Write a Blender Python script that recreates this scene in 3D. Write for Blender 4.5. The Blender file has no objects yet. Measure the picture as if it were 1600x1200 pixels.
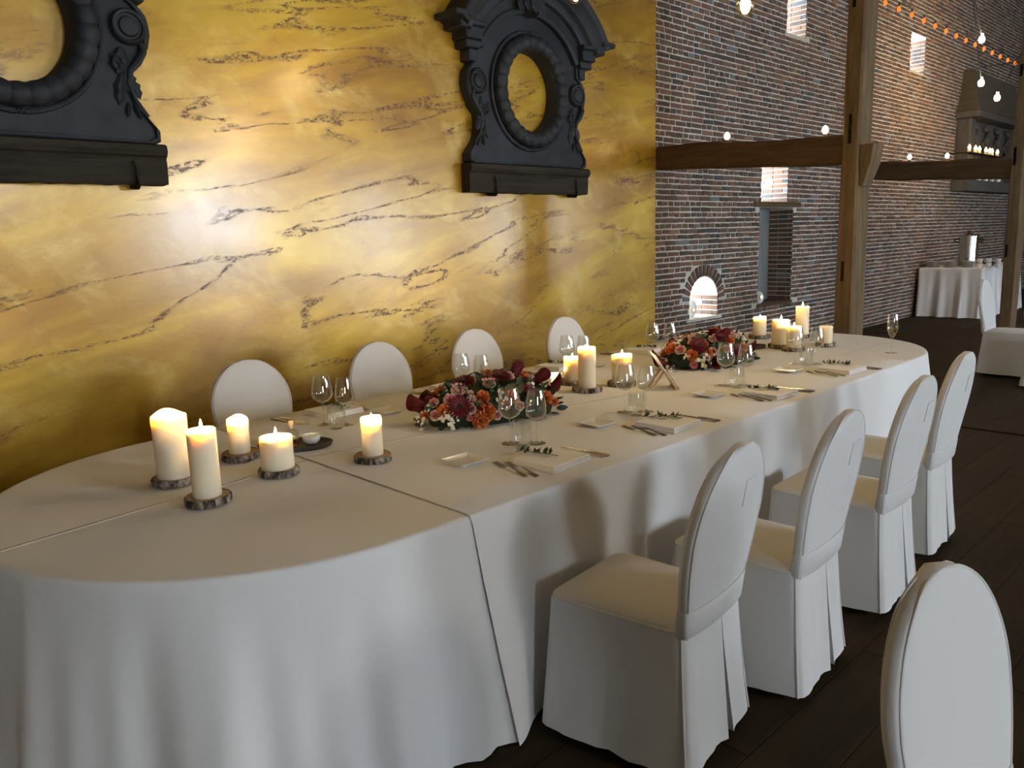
import bpy, math, random
from mathutils import Vector, Matrix
random.seed(7)
R = random.Random(11)
PI = math.pi
scene = bpy.context.scene
COL = scene.collection

# ---------------------------------------------------------------- camera
CAM_H = 1.5828
F_PX = 1225.0
FW = Vector((0.6832, 0.7070, -0.1833)).normalized()
UP = Vector((0.150, 0.110, 0.983))
RT = FW.cross(UP).normalized()
RT = Vector((0.7152, -0.6982, -0.0310)); RT = (RT - FW * RT.dot(FW)).normalized()
UP = RT.cross(FW).normalized()
cam_data = bpy.data.cameras.new('camera')
cam_data.sensor_width = 36.0
cam_data.lens = F_PX * 36.0 / 1600.0
cam_data.clip_end = 200
cam = bpy.data.objects.new('camera', cam_data)
COL.objects.link(cam)
cam.matrix_world = Matrix(((RT.x, UP.x, -FW.x, 0), (RT.y, UP.y, -FW.y, 0), (RT.z, UP.z, -FW.z, CAM_H), (0, 0, 0, 1)))
scene.camera = cam

# ---------------------------------------------------------------- world, daylight, exposure
world = bpy.data.worlds.new('sky'); scene.world = world; world.use_nodes = True
bg = world.node_tree.nodes['Background']
bg.inputs['Color'].default_value = (0.80, 0.90, 1.0, 1)
bg.inputs['Strength'].default_value = 22.0
scene.view_settings.view_transform = 'Standard'
scene.view_settings.look = 'None'
scene.view_settings.gamma = 1.0
scene.view_settings.use_curve_mapping = False
scene.view_settings.exposure = 0.0
scene.cycles.transparent_max_bounces = 24
scene.cycles.sample_clamp_indirect = 6.0

# windows in the wall opposite the gold wall: (x centre, width, z low, z high, watts, colour of the daylight)
SKYL, SUNNY = (0.70, 0.83, 1.0), (1.0, 0.96, 0.86)          # open shade / light bounced off the sunlit yard
WINDOWS = [(-1.0, 1.2, 0.9, 2.2, 105, SKYL), (3.0, 0.9, 2.9, 3.8, 125, SUNNY), (7.1, 1.6, 1.4, 2.9, 195, SKYL), (11.0, 1.5, 0.9, 2.6, 90, SKYL), (16.0, 1.5, 0.9, 2.8, 120, SKYL)]
WALL_R = -6.0
for wi, (wx, ww, z0, z1, watts, dcol) in enumerate(WINDOWS):
    wname = 'window_right_%s_offscreen' % 'abcde'[wi]
    ld = bpy.data.lights.new(wname, 'AREA'); ld.shape = 'RECTANGLE'
    ld.size = ww; ld.size_y = z1 - z0; ld.energy = watts; ld.color = dcol
    lo = bpy.data.objects.new(wname, ld); COL.objects.link(lo)
    lo.location = (wx, WALL_R - 0.28, (z0 + z1) / 2)
    lo.rotation_euler = (PI / 2, 0, 0)          # -Z of the lamp looks along +Y

# ---------------------------------------------------------------- helpers
def at_px(px, py, z):
    """point on the horizontal plane z seen at photo pixel (px, py)"""
    d = FW + RT * ((px - 800) / F_PX) - UP * ((py - 600) / F_PX)
    t = (z - CAM_H) / d.z
    return Vector((d.x * t, d.y * t, z))

def ray_px(px, py):
    return (FW + RT * ((px - 800) / F_PX) - UP * ((py - 600) / F_PX)).normalized()

def to_px(p):
    v = Vector(p) - Vector((0, 0, CAM_H)); d = v.dot(FW)
    if d < .05: return None
    return (800 + F_PX * v.dot(RT) / d, 600 - F_PX * v.dot(UP) / d, d)

class MB:
    def __init__(self): self.v = []; self.f = []
    def add(self, vs, fs):
        o = len(self.v); self.v += [tuple(p) for p in vs]; self.f += [tuple(i + o for i in q) for q in fs]; return self
    def box(self, x0, x1, y0, y1, z0, z1):
        return self.add([(x0,y0,z0),(x1,y0,z0),(x1,y1,z0),(x0,y1,z0),(x0,y0,z1),(x1,y0,z1),(x1,y1,z1),(x0,y1,z1)],
                 [(0,3,2,1),(4,5,6,7),(0,1,5,4),(1,2,6,5),(2,3,7,6),(3,0,4,7)])
    def bevbox(self, x0, x1, y0, y1, z0, z1, b):
        """box with chamfered vertical and top edges"""
        def ring(i, z): return [(x0+i,y0+i+b,z),(x0+i+b,y0+i,z),(x1-i-b,y0+i,z),(x1-i,y0+i+b,z),(x1-i,y1-i-b,z),(x1-i-b,y1-i,z),(x0+i+b,y1-i,z),(x0+i,y1-i-b,z)]
        return self.loft([ring(b, z0), ring(0, z0+b), ring(0, z1-b), ring(b, z1)], cap=(1, 1))
    def loft(self, loops, closed=True, cap=(0, 0)):
        n = len(loops[0]); o = len(self.v)
        for l in loops: self.v += [tuple(p) for p in l]
        m = n if closed else n - 1
        for i in range(len(loops) - 1):
            for j in range(m):
                a = o + i*n + j; b = o + i*n + (j+1) % n
                self.f.append((a, b, b + n, a + n))
        if cap[0]: self.f.append(tuple(o + j for j in reversed(range(n))))
        if cap[1]: self.f.append(tuple(o + (len(loops)-1)*n + j for j in range(n)))
        return self
    def lathe(self, prof, n=24, c=(0, 0, 0), cap=(0, 0), ax='z', wob=None):
        loops = []
        for r, z in prof:
            l = []
            for k in range(n):
                a = 2*PI*k/n; rr = r * (wob(a) if wob else 1)
                p = (rr*math.cos(a), rr*math.sin(a), z)
                if ax == 'y': p = (p[0], -p[2], p[1])
                if ax == 'x': p = (p[2], p[0], p[1])
                l.append((p[0]+c[0], p[1]+c[1], p[2]+c[2]))
            loops.append(l)
        return self.loft(loops, True, cap)
    def tube(self, path, r, n=8, closed=False, flat=1.0):
        P = [Vector(p) for p in path]; loops = []; m = len(P)
        ref = None
        for i, p in enumerate(P):
            if closed: t = P[(i+1) % m] - P[i-1]
            else: t = P[min(i+1, m-1)] - P[max(i-1, 0)]
            t.normalize()
            if ref is None:
                ref = Vector((0, 0, 1)) if abs(t.z) < .9 else Vector((1, 0, 0))
            u = t.cross(ref)
            if u.length < 1e-4: u = t.cross(Vector((0, 1, 0)))
            u.normalize(); w = u.cross(t).normalized()
            rr = r[i] if isinstance(r, (list, tuple)) else r
            loops.append([p + u*(rr*math.cos(2*PI*k/n)) + w*(rr*flat*math.sin(2*PI*k/n)) for k in range(n)])
        if closed: loops.append(loops[0])
        return self.loft(loops, True, (0, 0) if closed else (1, 1))
    def prism(self, poly, y0, y1):
        """poly in (x,z), extruded along y"""
        n = len(poly); o = len(self.v)
        self.v += [(x, y0, z) for x, z in poly] + [(x, y1, z) for x, z in poly]
        self.f.append(tuple(o + i for i in range(n))); self.f.append(tuple(o + n + i for i in reversed(range(n))))
        for i in range(n):
            j = (i+1) % n; self.f.append((o+i, o+n+i, o+n+j, o+j))
        return self
    def xf(self, M):
        self.v = [tuple(M @ Vector(p)) for p in self.v]; return self
    def merge(self, other, M=None):
        vs = [tuple(M @ Vector(p)) for p in other.v] if M else other.v
        return self.add(vs, other.f)
    def mesh(self, name, m=None, smooth=True, ang=40, fix=True):
        me = bpy.data.meshes.new(name); me.from_pydata(self.v, [], self.f)
        if fix:
            import bmesh
            b = bmesh.new(); b.from_mesh(me); bmesh.ops.recalc_face_normals(b, faces=b.faces); b.to_mesh(me); b.free()
        if m: me.materials.append(m)
        if smooth:
            me.polygons.foreach_set('use_smooth', [True]*len(me.polygons))
            me.set_sharp_from_angle(angle=math.radians(ang))
        me.update(); return me
    def build(self, name, m, parent=None, loc=(0,0,0), **kw):
        return link(name, self.mesh(name, m, **kw), parent, loc)

def link(name, me, parent=None, loc=(0,0,0), rot=None):
    o = bpy.data.objects.new(name, me); COL.objects.link(o)
    if parent: o.parent = parent
    o.location = loc
    if rot: o.rotation_euler = rot
    return o

def tag(o, label, cat, group=None):
    o['label'] = label; o['category'] = cat
    if group: o['group'] = group
    return o
def thing(name, label, cat, loc=(0,0,0), rz=0, group=None):
    o = bpy.data.objects.new(name, None); COL.objects.link(o); o.empty_display_size = .05
    o.location = loc; o.rotation_euler = (0, 0, rz)
    return tag(o, label, cat, group)
def struct(o): o['kind'] = 'structure'; return o
KIDS = {}
def copy_tree(root, loc, rz=0, label=None, parent=None):
    c = root.copy(); COL.objects.link(c)
    if parent is None:
        c.location = loc; c.rotation_euler = (0, 0, rz)
        if label: c['label'] = label
    else: c.parent = parent
    for ch in [o for o in COL.objects if o.parent == root]: copy_tree(ch, None, 0, None, c)
    return c

# ---------------------------------------------------------------- materials
class NT:
    def __init__(self, name):
        self.m = bpy.data.materials.new(name); self.m.use_nodes = True
        self.t = self.m.node_tree; self.b = self.t.nodes['Principled BSDF']; self.out = self.t.nodes['Material Output']
    def n(self, kind, **kw):
        nd = self.t.nodes.new(kind)
        for k, v in kw.items():
            if hasattr(nd, k) and k not in nd.inputs: setattr(nd, k, v)
            else: nd.inputs[k].default_value = v
        return nd
    def l(self, a, b): self.t.links.new(a, b)
    def coord(self, scale=(1,1,1), rot=(0,0,0), loc=(0,0,0), src='Object'):
        tc = self.n('ShaderNodeTexCoord'); mp = self.n('ShaderNodeMapping')
        mp.inputs['Scale'].default_value = scale; mp.inputs['Location'].default_value = loc
        v = tc.outputs[src]
        if any(rot):                                    # turn first, stretch afterwards
            m0 = self.n('ShaderNodeMapping'); m0.inputs['Rotation'].default_value = rot
            self.l(v, m0.inputs['Vector']); v = m0.outputs['Vector']
        self.l(v, mp.inputs['Vector']); return mp.outputs['Vector']
    def noise(self, vec, scale, detail=4, rough=.55, dist=0):
        nd = self.n('ShaderNodeTexNoise'); nd.inputs['Scale'].default_value = scale; nd.inputs['Detail'].default_value = detail
        nd.inputs['Roughness'].default_value = rough; nd.inputs['Distortion'].default_value = dist
        self.l(vec, nd.inputs['Vector']); return nd.outputs['Fac']
    def ramp(self, fac, stops, interp='LINEAR'):
        nd = self.n('ShaderNodeValToRGB'); cr = nd.color_ramp; cr.interpolation = interp
        while len(cr.elements) < len(stops): cr.elements.new(.5)
        for e, (p, c) in zip(cr.elements, stops):
            e.position = p; e.color = (*c, 1) if len(c) == 3 else c
        self.l(fac, nd.inputs['Fac']); return nd.outputs['Color']
    def mix(self, fac, a, b, mode='MIX'):
        nd = self.n('ShaderNodeMix'); nd.data_type = 'RGBA'; nd.blend_type = mode
        for sock, v in ((nd.inputs[0], fac), (nd.inputs[6], a), (nd.inputs[7], b)):
            if isinstance(v, (int, float)): sock.default_value = v
            elif isinstance(v, tuple): sock.default_value = (*v, 1) if len(v) == 3 else v
            else: self.l(v, sock)
        return nd.outputs[2]
    def math(self, op, a, b=None, clamp=False):
        nd = self.n('ShaderNodeMath'); nd.operation = op; nd.use_clamp = clamp
        for i, v in enumerate((a, b)):
            if v is None: continue
            if isinstance(v, (int, float)): nd.inputs[i].default_value = v
            else: self.l(v, nd.inputs[i])
        return nd.outputs[0]
    def bump(self, h, strength=.3, dist=.01):
        nd = self.n('ShaderNodeBump'); nd.inputs['Strength'].default_value = strength; nd.inputs['Distance'].default_value = dist
        self.l(h, nd.inputs['Height']); self.l(nd.outputs['Normal'], self.b.inputs['Normal'])
    def set(self, **kw):
        names = dict(col='Base Color', rough='Roughness', metal='Metallic', spec='Specular IOR Level', sss='Subsurface Weight', sssr='Subsurface Radius', ssss='Subsurface Scale', trans='Transmission Weight', ior='IOR', coat='Coat Weight', coatr='Coat Roughness', sheen='Sheen Weight', emit='Emission Color', es='Emission Strength', alpha='Alpha')
        for k, v in kw.items():
            s = self.b.inputs[names[k]]
            if hasattr(v, 'is_linked') or isinstance(v, bpy.types.NodeSocket): self.l(v, s)
            elif isinstance(v, tuple) and len(v) == 3 and s.type == 'RGBA': s.default_value = (*v, 1)
            else: s.default_value = v
        return self.m

def simple(name, col, rough=.6, metal=0, var=.12, scale=8, spec=.5, bump=.0, bscale=40, **kw):
    t = NT(name); vec = t.coord()
    n = t.noise(vec, scale, 3)
    lo = tuple(c*(1-var) for c in col); hi = tuple(min(1, c*(1+var)) for c in col)
    t.set(col=t.ramp(n, [(.3, lo), (.7, hi)]), rough=rough, metal=metal, spec=spec, **kw)
    if bump: t.bump(t.noise(vec, bscale, 4), bump, .004)
    return t.m

def gold_plaster():
    t = NT('gold_plaster')
    v = t.coord((.55, 1, 1.7), (0, .22, 0))
    big = t.noise(v, 1.1, 5, .6, .6)
    base = t.ramp(big, [(.26, (.26, .115, .005)), (.44, (.43, .235, .010)), (.60, (.58, .36, .020)), (.78, (.72, .50, .06))])
    v2 = t.coord((.7, 1, 1.1), (0, -.5, 0), (3, 0, 1))
    patch = t.noise(v2, 2.4, 7, .68, .35)
    base = t.mix(t.ramp(patch, [(.52, (0,0,0)), (.72, (.55,.55,.55))]), base, (.76, .57, .15))
    base = t.mix(t.ramp(t.noise(t.coord((.5,1,2.2),(0,.3,0),(7,2,3)), 1.7, 5, .6, .8), [(.56,(0,0,0)),(.70,(.6,.6,.6))]), base, (.33, .17, .04))
    # thin scratched brown veins, rising to the right
    v3 = t.coord((.42, 1, 2.4), (0, .20, 0), (1.3, 0, .4))
    band = t.noise(v3, 1.55, 3, .5, .35)
    line = t.math('ABSOLUTE', t.math('SUBTRACT', band, .52))
    line = t.ramp(line, [(.0, (1,1,1)), (.011, (.8,.8,.8)), (.024, (0,0,0))])
    v4 = t.coord((1, 1, 2.2), (0, .25, 0))
    crumb = t.ramp(t.noise(v4, 30, 5, .75, .5), [(.47, (0,0,0)), (.54, (1,1,1))])
    region = t.ramp(t.noise(t.coord((.6,1,1.2),(0,.2,0),(4,0,9)), 1.9, 3), [(.37, (0,0,0)), (.48, (1,1,1))])
    fac = t.mix(1.0, t.mix(1.0, line, crumb, 'MULTIPLY'), region, 'MULTIPLY')
    col = t.mix(fac, base, (.125, .056, .014))
    rr = t.ramp(patch, [(.3, (.20,)*3), (.75, (.29,)*3)])
    t.b.inputs['Coat IOR'].default_value = 2.0; t.set(col=col, rough=t.math('ADD', rr, .18), spec=.5, metal=t.math('MULTIPLY', t.math('SUBTRACT', 1.0, fac), .42), coat=t.math('MULTIPLY', t.math('SUBTRACT', 1.0, fac, True), .55), coatr=rr)
    h = t.math('ADD', t.math('MULTIPLY', t.noise(v4, 7, 6, .6, .8), 1.0), t.math('MULTIPLY', fac, -.25))
    t.bump(h, .22, .012)
    return t.m

def brick_mat():
    t = NT('brick')
    oi = t.n('ShaderNodeObjectInfo'); ge = t.n('ShaderNodeNewGeometry')
    r = t.math('FRACT', t.math('ADD', oi.outputs['Random'], ge.outputs['Random Per Island']))
    c = t.ramp(r, [(.0, (.060, .040, .036)), (.12, (.105, .062, .050)), (.30, (.155, .078, .055)), (.5, (.120, .068, .052)), (.68, (.185, .092, .058)), (.80, (.145, .100, .075)), (.88, (.235, .120, .070)), (.93, (.055, .062, .075)), (.97, (.16, .17, .19))], 'CONSTANT')
    v = t.coord()
    n = t.noise(v, 38, 5, .65)
    c = t.mix(t.ramp(n, [(.3, (0,0,0)), (.75, (.55,)*3)]), c, t.mix(.5, c, (.30, .25, .20)))
    t.set(col=c, rough=.9, spec=.25); t.bump(n, .6, .004); return t.m
def mortar_mat():
    t = NT('lime_mortar'); v = t.coord()
    n = t.noise(v, 30, 5, .7); n2 = t.noise(v, .9, 3)
    c = t.mix(t.ramp(n2, [(.4, (0,0,0)), (.65, (1,1,1))]), (.56, .55, .50), (.50, .46, .36))
    t.set(col=t.mix(t.ramp(n, [(.3, (0,0,0)), (.8, (.4,)*3)]), c, (.68, .66, .60)), rough=.95, spec=.2); t.bump(n, .7, .006); return t.m
def wood_mat(name, dark, light, axis='z', scale=1.0, rough=.75, spec=.3):
    t = NT(name)
    s = {'x': (.35, 4, 4), 'y': (4, .35, 4), 'z': (4, 4, .35)}[axis]
    v = t.coord(tuple(k*scale for k in s))
    n = t.noise(v, 4, 6, .65, .8); n2 = t.noise(t.coord(tuple(k*scale*5 for k in s)), 6, 4, .6)
    f = t.math('ADD', t.math('MULTIPLY', n, .7), t.math('MULTIPLY', n2, .3))
    t.set(col=t.ramp(f, [(.32, dark), (.5, tuple((a+b)/2 for a, b in zip(dark, light))), (.68, light)]), rough=rough, spec=spec)
    t.bump(f, .45, .006); return t.m
def cloth_mat(name, col, folds=(), wr=.35, rough=.88, bd=.012):
    """linen; folds: pressed crease lines ((x0,y0),(x1,y1)) on the table top"""
    t = NT(name); v = t.coord()
    n = t.noise(v, 3.2, 3, .5); fine = t.noise(v, 240, 2)
    h = t.math('ADD', t.math('MULTIPLY', n, wr), t.math('MULTIPLY', fine, .02))
    if folds:
        sx = t.n('ShaderNodeSeparateXYZ'); t.l(t.coord(), sx.inputs[0])
        for (x0, y0), (x1, y1) in folds:
            L = math.hypot(x1-x0, y1-y0); a, b = -(y1-y0)/L, (x1-x0)/L; c = -(a*x0+b*y0)
            d = t.math('ADD', t.math('ADD', t.math('MULTIPLY', sx.outputs[0], a), t.math('MULTIPLY', sx.outputs[1], b)), c)
            ridge = t.math('SUBTRACT', 1.0, t.math('MULTIPLY', t.math('ABSOLUTE', d), 90.0), True)
            h = t.math('ADD', h, t.math('MULTIPLY', ridge, 1.1))
    c = t.ramp(t.noise(v, 1.3, 2), [(.3, tuple(k*.96 for k in col)), (.7, col)])
    t.set(col=c, rough=rough, spec=.25, sheen=.15); t.bump(h, .5, bd); return t.m
def emit_mat(name, col, strength, clear=0.0):
    m = bpy.data.materials.new(name); m.use_nodes = True; t = m.node_tree; t.nodes.clear()
    o = t.nodes.new('ShaderNodeOutputMaterial'); e = t.nodes.new('ShaderNodeEmission')
    e.inputs[0].default_value = (*col, 1); e.inputs[1].default_value = strength
    if clear:
        tr = t.nodes.new('ShaderNodeBsdfTransparent'); ad = t.nodes.new('ShaderNodeAddShader')
        t.links.new(e.outputs[0], ad.inputs[0]); t.links.new(tr.outputs[0], ad.inputs[1]); t.links.new(ad.outputs[0], o.inputs[0])
    else: t.links.new(e.outputs[0], o.inputs[0])
    return m
def glass_mat(name, tint=(.97, .98, .97), f0=.09, top=.95):
    """thin clear glass: see-through, more mirror-like at grazing angles (Schlick)"""
    m = bpy.data.materials.new(name); m.use_nodes = True; t = m.node_tree; t.nodes.clear()
    N = t.nodes.new; o = N('ShaderNodeOutputMaterial'); tr = N('ShaderNodeBsdfTransparent'); gl = N('ShaderNodeBsdfGlossy'); mx = N('ShaderNodeMixShader')
    lw = N('ShaderNodeLayerWeight'); pw = N('ShaderNodeMath'); ma = N('ShaderNodeMath')
    tr.inputs[0].default_value = (*tint, 1); gl.inputs['Roughness'].default_value = .03; gl.inputs[0].default_value = (1, 1, 1, 1)
    pw.operation = 'POWER'; pw.inputs[1].default_value = 3.0; ma.operation = 'MULTIPLY_ADD'; ma.inputs[1].default_value = top - f0; ma.inputs[2].default_value = f0
    t.links.new(lw.outputs['Facing'], pw.inputs[0]); t.links.new(pw.outputs[0], ma.inputs[0]); t.links.new(ma.outputs[0], mx.inputs[0])
    t.links.new(tr.outputs[0], mx.inputs[1]); t.links.new(gl.outputs[0], mx.inputs[2]); t.links.new(mx.outputs[0], o.inputs[0])
    return m
def wax_mat():
    t = NT('candle_wax')
    t.b.subsurface_method = 'BURLEY'; t.set(col=(.92, .80, .56), rough=.5, sss=1.0, sssr=(1.0, .72, .36), ssss=.05, spec=.35); return t.m

M = dict(
    gold=gold_plaster(), brick=brick_mat(), mortar=mortar_mat(),
    oak=wood_mat('old_oak_post', (.075, .045, .020), (.22, .145, .070), 'z'),
    oak_y=wood_mat('old_oak_beam', (.045, .024, .010), (.12, .066, .026), 'y'),
    oak_x=wood_mat('old_oak_x', (.05, .03, .014), (.14, .085, .04), 'x'),
    floor=wood_mat('dark_floor_board', (.022, .014, .0065), (.044, .029, .014), 'x', 1.0, .7, .10),
    darkjoint=simple('floor_joint', (.012, .009, .006), .9),
    plaster=simple('white_plaster', (.62, .58, .50), .9, bump=.2, bscale=12),
    roofwood=wood_mat('ceiling_wood', (.16, .11, .06), (.34, .25, .15), 'x', .5),
    zinc=simple('dark_zinc', (.023, .028, .037), .62, .25, .35, 6, .4, .25, 30),
    sillwood=wood_mat('weathered_sill', (.012, .010, .008), (.042, .036, .028), 'x', 1.2, .8, .25),
    iron=simple('black_iron', (.012, .011, .010), .6, .5),
    cover=cloth_mat('chair_cover_cloth', (.68, .665, .64), (), .6, .7, .035),
    legs=simple('chair_leg_metal', (.03, .028, .026), .45, .6),
    wax=wax_mat(), wick=simple('wick', (.02, .015, .01), .9),
    flame=emit_mat('flame', (1.0, .66, .26), 26, 1.0),
    slice=simple('slice_wood', (.42, .28, .16), .8, 0, .25, 30, .3, .3, 60),
    glass=glass_mat('clear_glass'),
    steel=simple('steel_cutlery', (.42, .40, .38), .25, 1.0, .05),
    chrome=simple('steel_urn', (.55, .54, .52), .2, 1.0, .05),
    china=simple('white_china', (.82, .81, .78), .22, 0, .03, 5, .6),
    napkin=cloth_mat('napkin_linen', (.93, .91, .89), (), .25),
    green=simple('sprig_green', (.022, .055, .014), .6, 0, .4, 40),
    leaf=simple('leaf_dark_green', (.012, .030, .010), .5, 0, .5, 30),
    leaf2=simple('leaf_olive', (.05, .075, .03), .55, 0, .4, 30),
    orange=simple('petal_orange', (.62, .18, .05), .6, 0, .25, 30, .3, sss=.15, ssss=.005),
    peach=simple('petal_peach', (.70, .40, .25), .6, 0, .15, 30, .3, sss=.15, ssss=.005),
    pink=simple('petal_pink', (.66, .24, .25), .6, 0, .25, 30, .3, sss=.15, ssss=.005),
    blush=simple('petal_blush', (.74, .52, .44), .6, 0, .15, 30, .3, sss=.15, ssss=.005),
    burgundy=simple('petal_burgundy', (.12, .007, .012), .5, 0, .4, 30, .35),
    white=simple('petal_white', (.82, .78, .66), .6, 0, .1, 30, .3),
    centre=simple('flower_centre', (.01, .008, .006), .8),
    slate=simple('dark_tray', (.055, .042, .030), .5, 0, .3, 20, .4, .3, 60),
    cork=simple('cork', (.62, .46, .26), .85), oil=glass_mat('olive_oil', (.72, .48, .06)), wine=glass_mat('sparkling_wine', (.92, .74, .30)),
    paleply=wood_mat('pale_ply', (.42, .22, .09), (.60, .36, .17), 'z', 2.0),
    card=simple('white_card', (.85, .85, .84), .6, 0, .02),
    greydoor=wood_mat('grey_painted_door', (.16, .17, .16), (.26, .27, .26), 'z', 1.0, .7),
    bulb=emit_mat('bulb_glow', (1.0, .62, .28), 40), bulbhot=emit_mat('bulb_bright', (1.0, .74, .40), 90),
    bulbred=emit_mat('bulb_orange', (1.0, .20, .025), 1.6), filament=emit_mat('filament', (1.0, .58, .22), 30),
    amber=glass_mat('bulb_glass', (1.0, .88, .68), .16), black=simple('black_plastic', (.012, .012, .012), .5),
    globe=simple('globe_white', (.75, .77, .80), .25, 0, .03), gilt=simple('globe_gilt_inside', (.85, .45, .10), .3, .9, .1),
    grey_roof=wood_mat('grey_roof_lead', (.07, .058, .04), (.13, .11, .08), 'y', 1.0, .7),
    tealight=emit_mat('tealight_glow', (1.0, .60, .28), 12),
)
def bark_mat():
    t = NT('birch_bark'); n = t.noise(t.coord((1, 1, .45)), 42, 5, .7, .4)
    t.set(col=t.ramp(n, [(.42, (.02, .016, .013)), (.52, (.16, .12, .09)), (.62, (.42, .36, .30))]), rough=.9); t.bump(n, .6, .004); return t.m
M['bark'] = bark_mat()

# ================================================================= STRUCTURE
WY = 5.0            # plane of the gold and brick wall
XG = 7.0            # where the gold paint ends and the brick begins
X0, X1, ZC = -4.5, 27.0, 6.7

# gold wall
gw = MB().box(X0, XG, WY - .012, WY + .45, 0, ZC).build('wall_left', M['gold'], smooth=False); struct(gw)
gw['label'] = 'gold ochre marbled plaster wall behind the long table'

# brick wall with slit windows and niches: (x0,x1,z0,z1, kind)
OPEN = [(9.27, 9.96, 1.935, 2.62, 'slit'), (9.24, 10.13, .64, 1.86, 'door'), (7.69, 8.29, .60, 1.07, 'arch'), (9.80, 10.32, 4.00, 5.2, 'slit'), (13.95, 14.60, 4.05, 4.62, 'slit')]
MY = WY + .010; BY = WY + .45
def wall_with_holes(xa, xb, za, zb, holes, y, yb):
    b = MB()
    xs = sorted({xa, xb, *[h[0] for h in holes], *[h[1] for h in holes]}); zs = sorted({za, zb, *[h[2] for h in holes], *[h[3] for h in holes]})
    for i in range(len(xs)-1):
        for j in range(len(zs)-1):
            cx, cz = (xs[i]+xs[i+1])/2, (zs[j]+zs[j+1])/2
            if any(h[0] < cx < h[1] and h[2] < cz < h[3] for h in holes): continue
            for yy in (y, yb): b.add([(xs[i],yy,zs[j]),(xs[i+1],yy,zs[j]),(xs[i+1],yy,zs[j+1]),(xs[i],yy,zs[j+1])], [(0,1,2,3)])
    for h in holes:
        x0, x1, z0, z1 = h[:4]
        b.add([(x0,y,z0),(x1,y,z0),(x1,y,z1),(x0,y,z1),(x0,yb,z0),(x1,yb,z0),(x1,yb,z1),(x0,yb,z1)], [(0,1,5,4),(1,2,6,5),(2,3,7,6),(3,0,4,7)])
    b.add([(xa,y,za),(xb,y,za),(xb,y,zb),(xa,y,zb),(xa,yb,za),(xb,yb,za),(xb,yb,zb),(xa,yb,zb)], [(0,1,5,4),(1,2,6,5),(2,3,7,6),(3,0,4,7)])
    return b
wb = wall_with_holes(XG, X1, 0, ZC, OPEN, MY, BY)
# arch fill of the small niche: spandrels above the curve
ax0, ax1, az1 = 7.69, 8.29, 1.07; acx = (ax0+ax1)/2; arx = (ax1-ax0)/2; azs = .80; arz = az1 - azs
for yy0, yy1 in ((MY, BY),):
    N = 16; arc = [(acx - arx*math.cos(PI*k/N), azs + arz*math.sin(PI*k/N)) for k in range(N+1)]
    for k in range(N):
        (xa, za), (xb, zb) = arc[k], arc[k+1]
        wb.add([(xa,yy0,za),(xb,yy0,zb),(xb,yy0,az1),(xa,yy0,az1),(xa,yy1,za),(xb,yy1,zb),(xb,yy1,az1),(xa,yy1,az1)], [(0,1,2,3),(0,4,5,1),(7,6,5,4)])
brick_wall = wb.build('wall_far', M['mortar'], smooth=False, fix=False); struct(brick_wall)
brick_wall['label'] = 'old red and grey brick wall with pale lime joints and slit windows'

# bricks: alternate courses of stretchers and headers
COURSE = .060; BH = .045; JT = .015
def inside_hole(x0, x1, z0, z1):
    for hx0, hx1, hz0, hz1, k in OPEN:
        if x1 > hx0 and x0 < hx1 and z1 > hz0 and z0 < hz1:
            if k == 'arch' and z0 > azs:
                # keep clear of the voussoir ring
                pass
            return True
    if math.hypot(((x0+x1)/2-acx)/(arx+.16), ((z0+z1)/2-azs)/(arz+.16)) < 1 and (z0+z1)/2 > azs-.03: return True
    if 9.08 < (x0+x1)/2 < 10.33 and 1.83 < (z0+z1)/2 < 1.95: return True
    return False
def brick_shape(w, h, rr, d=.013):
    """front half of a worn brick: origin at its centre on the wall plane, front towards -y"""
    j = lambda s: rr.uniform(-s, s)
    a = [(-w/2+j(.004), h_ + 0) for h_ in ()]
    cs = [(-w/2+j(.005), -h/2+j(.004)), (w/2+j(.005), -h/2+j(.004)), (w/2+j(.005), h/2+j(.004)), (-w/2+j(.005), h/2+j(.004))]
    b = MB(); c = .005 + rr.random()*.004; yf = j(.003)
    back = [(x, d+.01, z) for x, z in cs]; mid = [(x, c*.8+yf, z) for x, z in cs]
    front = [(x - math.copysign(c, x), yf, z - math.copysign(c, z)) for x, z in cs]
    b.loft([back, mid, front], True, (0, 1)); return b
RB = random.Random(5)
lay = []
k = 0; z = .01
while z < ZC - .06:
    stretch = (k % 2 == 0)
    x = XG + .004 - RB.random()*(.2 if stretch else .1)
    while x < 24.5:
        w = (.205 if stretch else .094) + RB.uniform(-.012, .012)
        if stretch and RB.random() < .10: w = .11
        if (not stretch) and RB.random() < .06: w = .19
        xa, xb = max(x, XG + .003), x + w
        for hx0, hx1, hz0, hz1, kd in OPEN:
            if hz0 - .001 < z + BH/2 < hz1 and xa < hx1 and xb > hx0:
                if xa < hx0 - .025 and hx0 < xb <= hx1 + .2: xb = hx0 - .002
                elif xb > hx1 + .025 and xa >= hx0 - .2: xa = hx1 + .002
        if xb - xa > .025 and not inside_hole(xa, xb, z + .012, z + BH - .012):
            lay.append(((xa+xb)/2, z + BH/2 + RB.uniform(-.002, .002), xb - xa))
        x += w + JT + RB.uniform(-.003, .004)
    z += COURSE; k += 1
def seen_area(b):
    p = to_px((b[0], WY, b[1]))
    if p is None or not (1030 < p[0] < 1300 and 5 < p[1] < 505) or 208 < p[1] < 262: return 0
    q = to_px((b[0]+b[2]/2, WY, b[1])); r = to_px((b[0]-b[2]/2, WY, b[1]))
    return (q[0]-r[0])
order = sorted(range(len(lay)), key=lambda i: -seen_area(lay[i])); single = set(order[:290])
variants = {}
stuff = MB()
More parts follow.
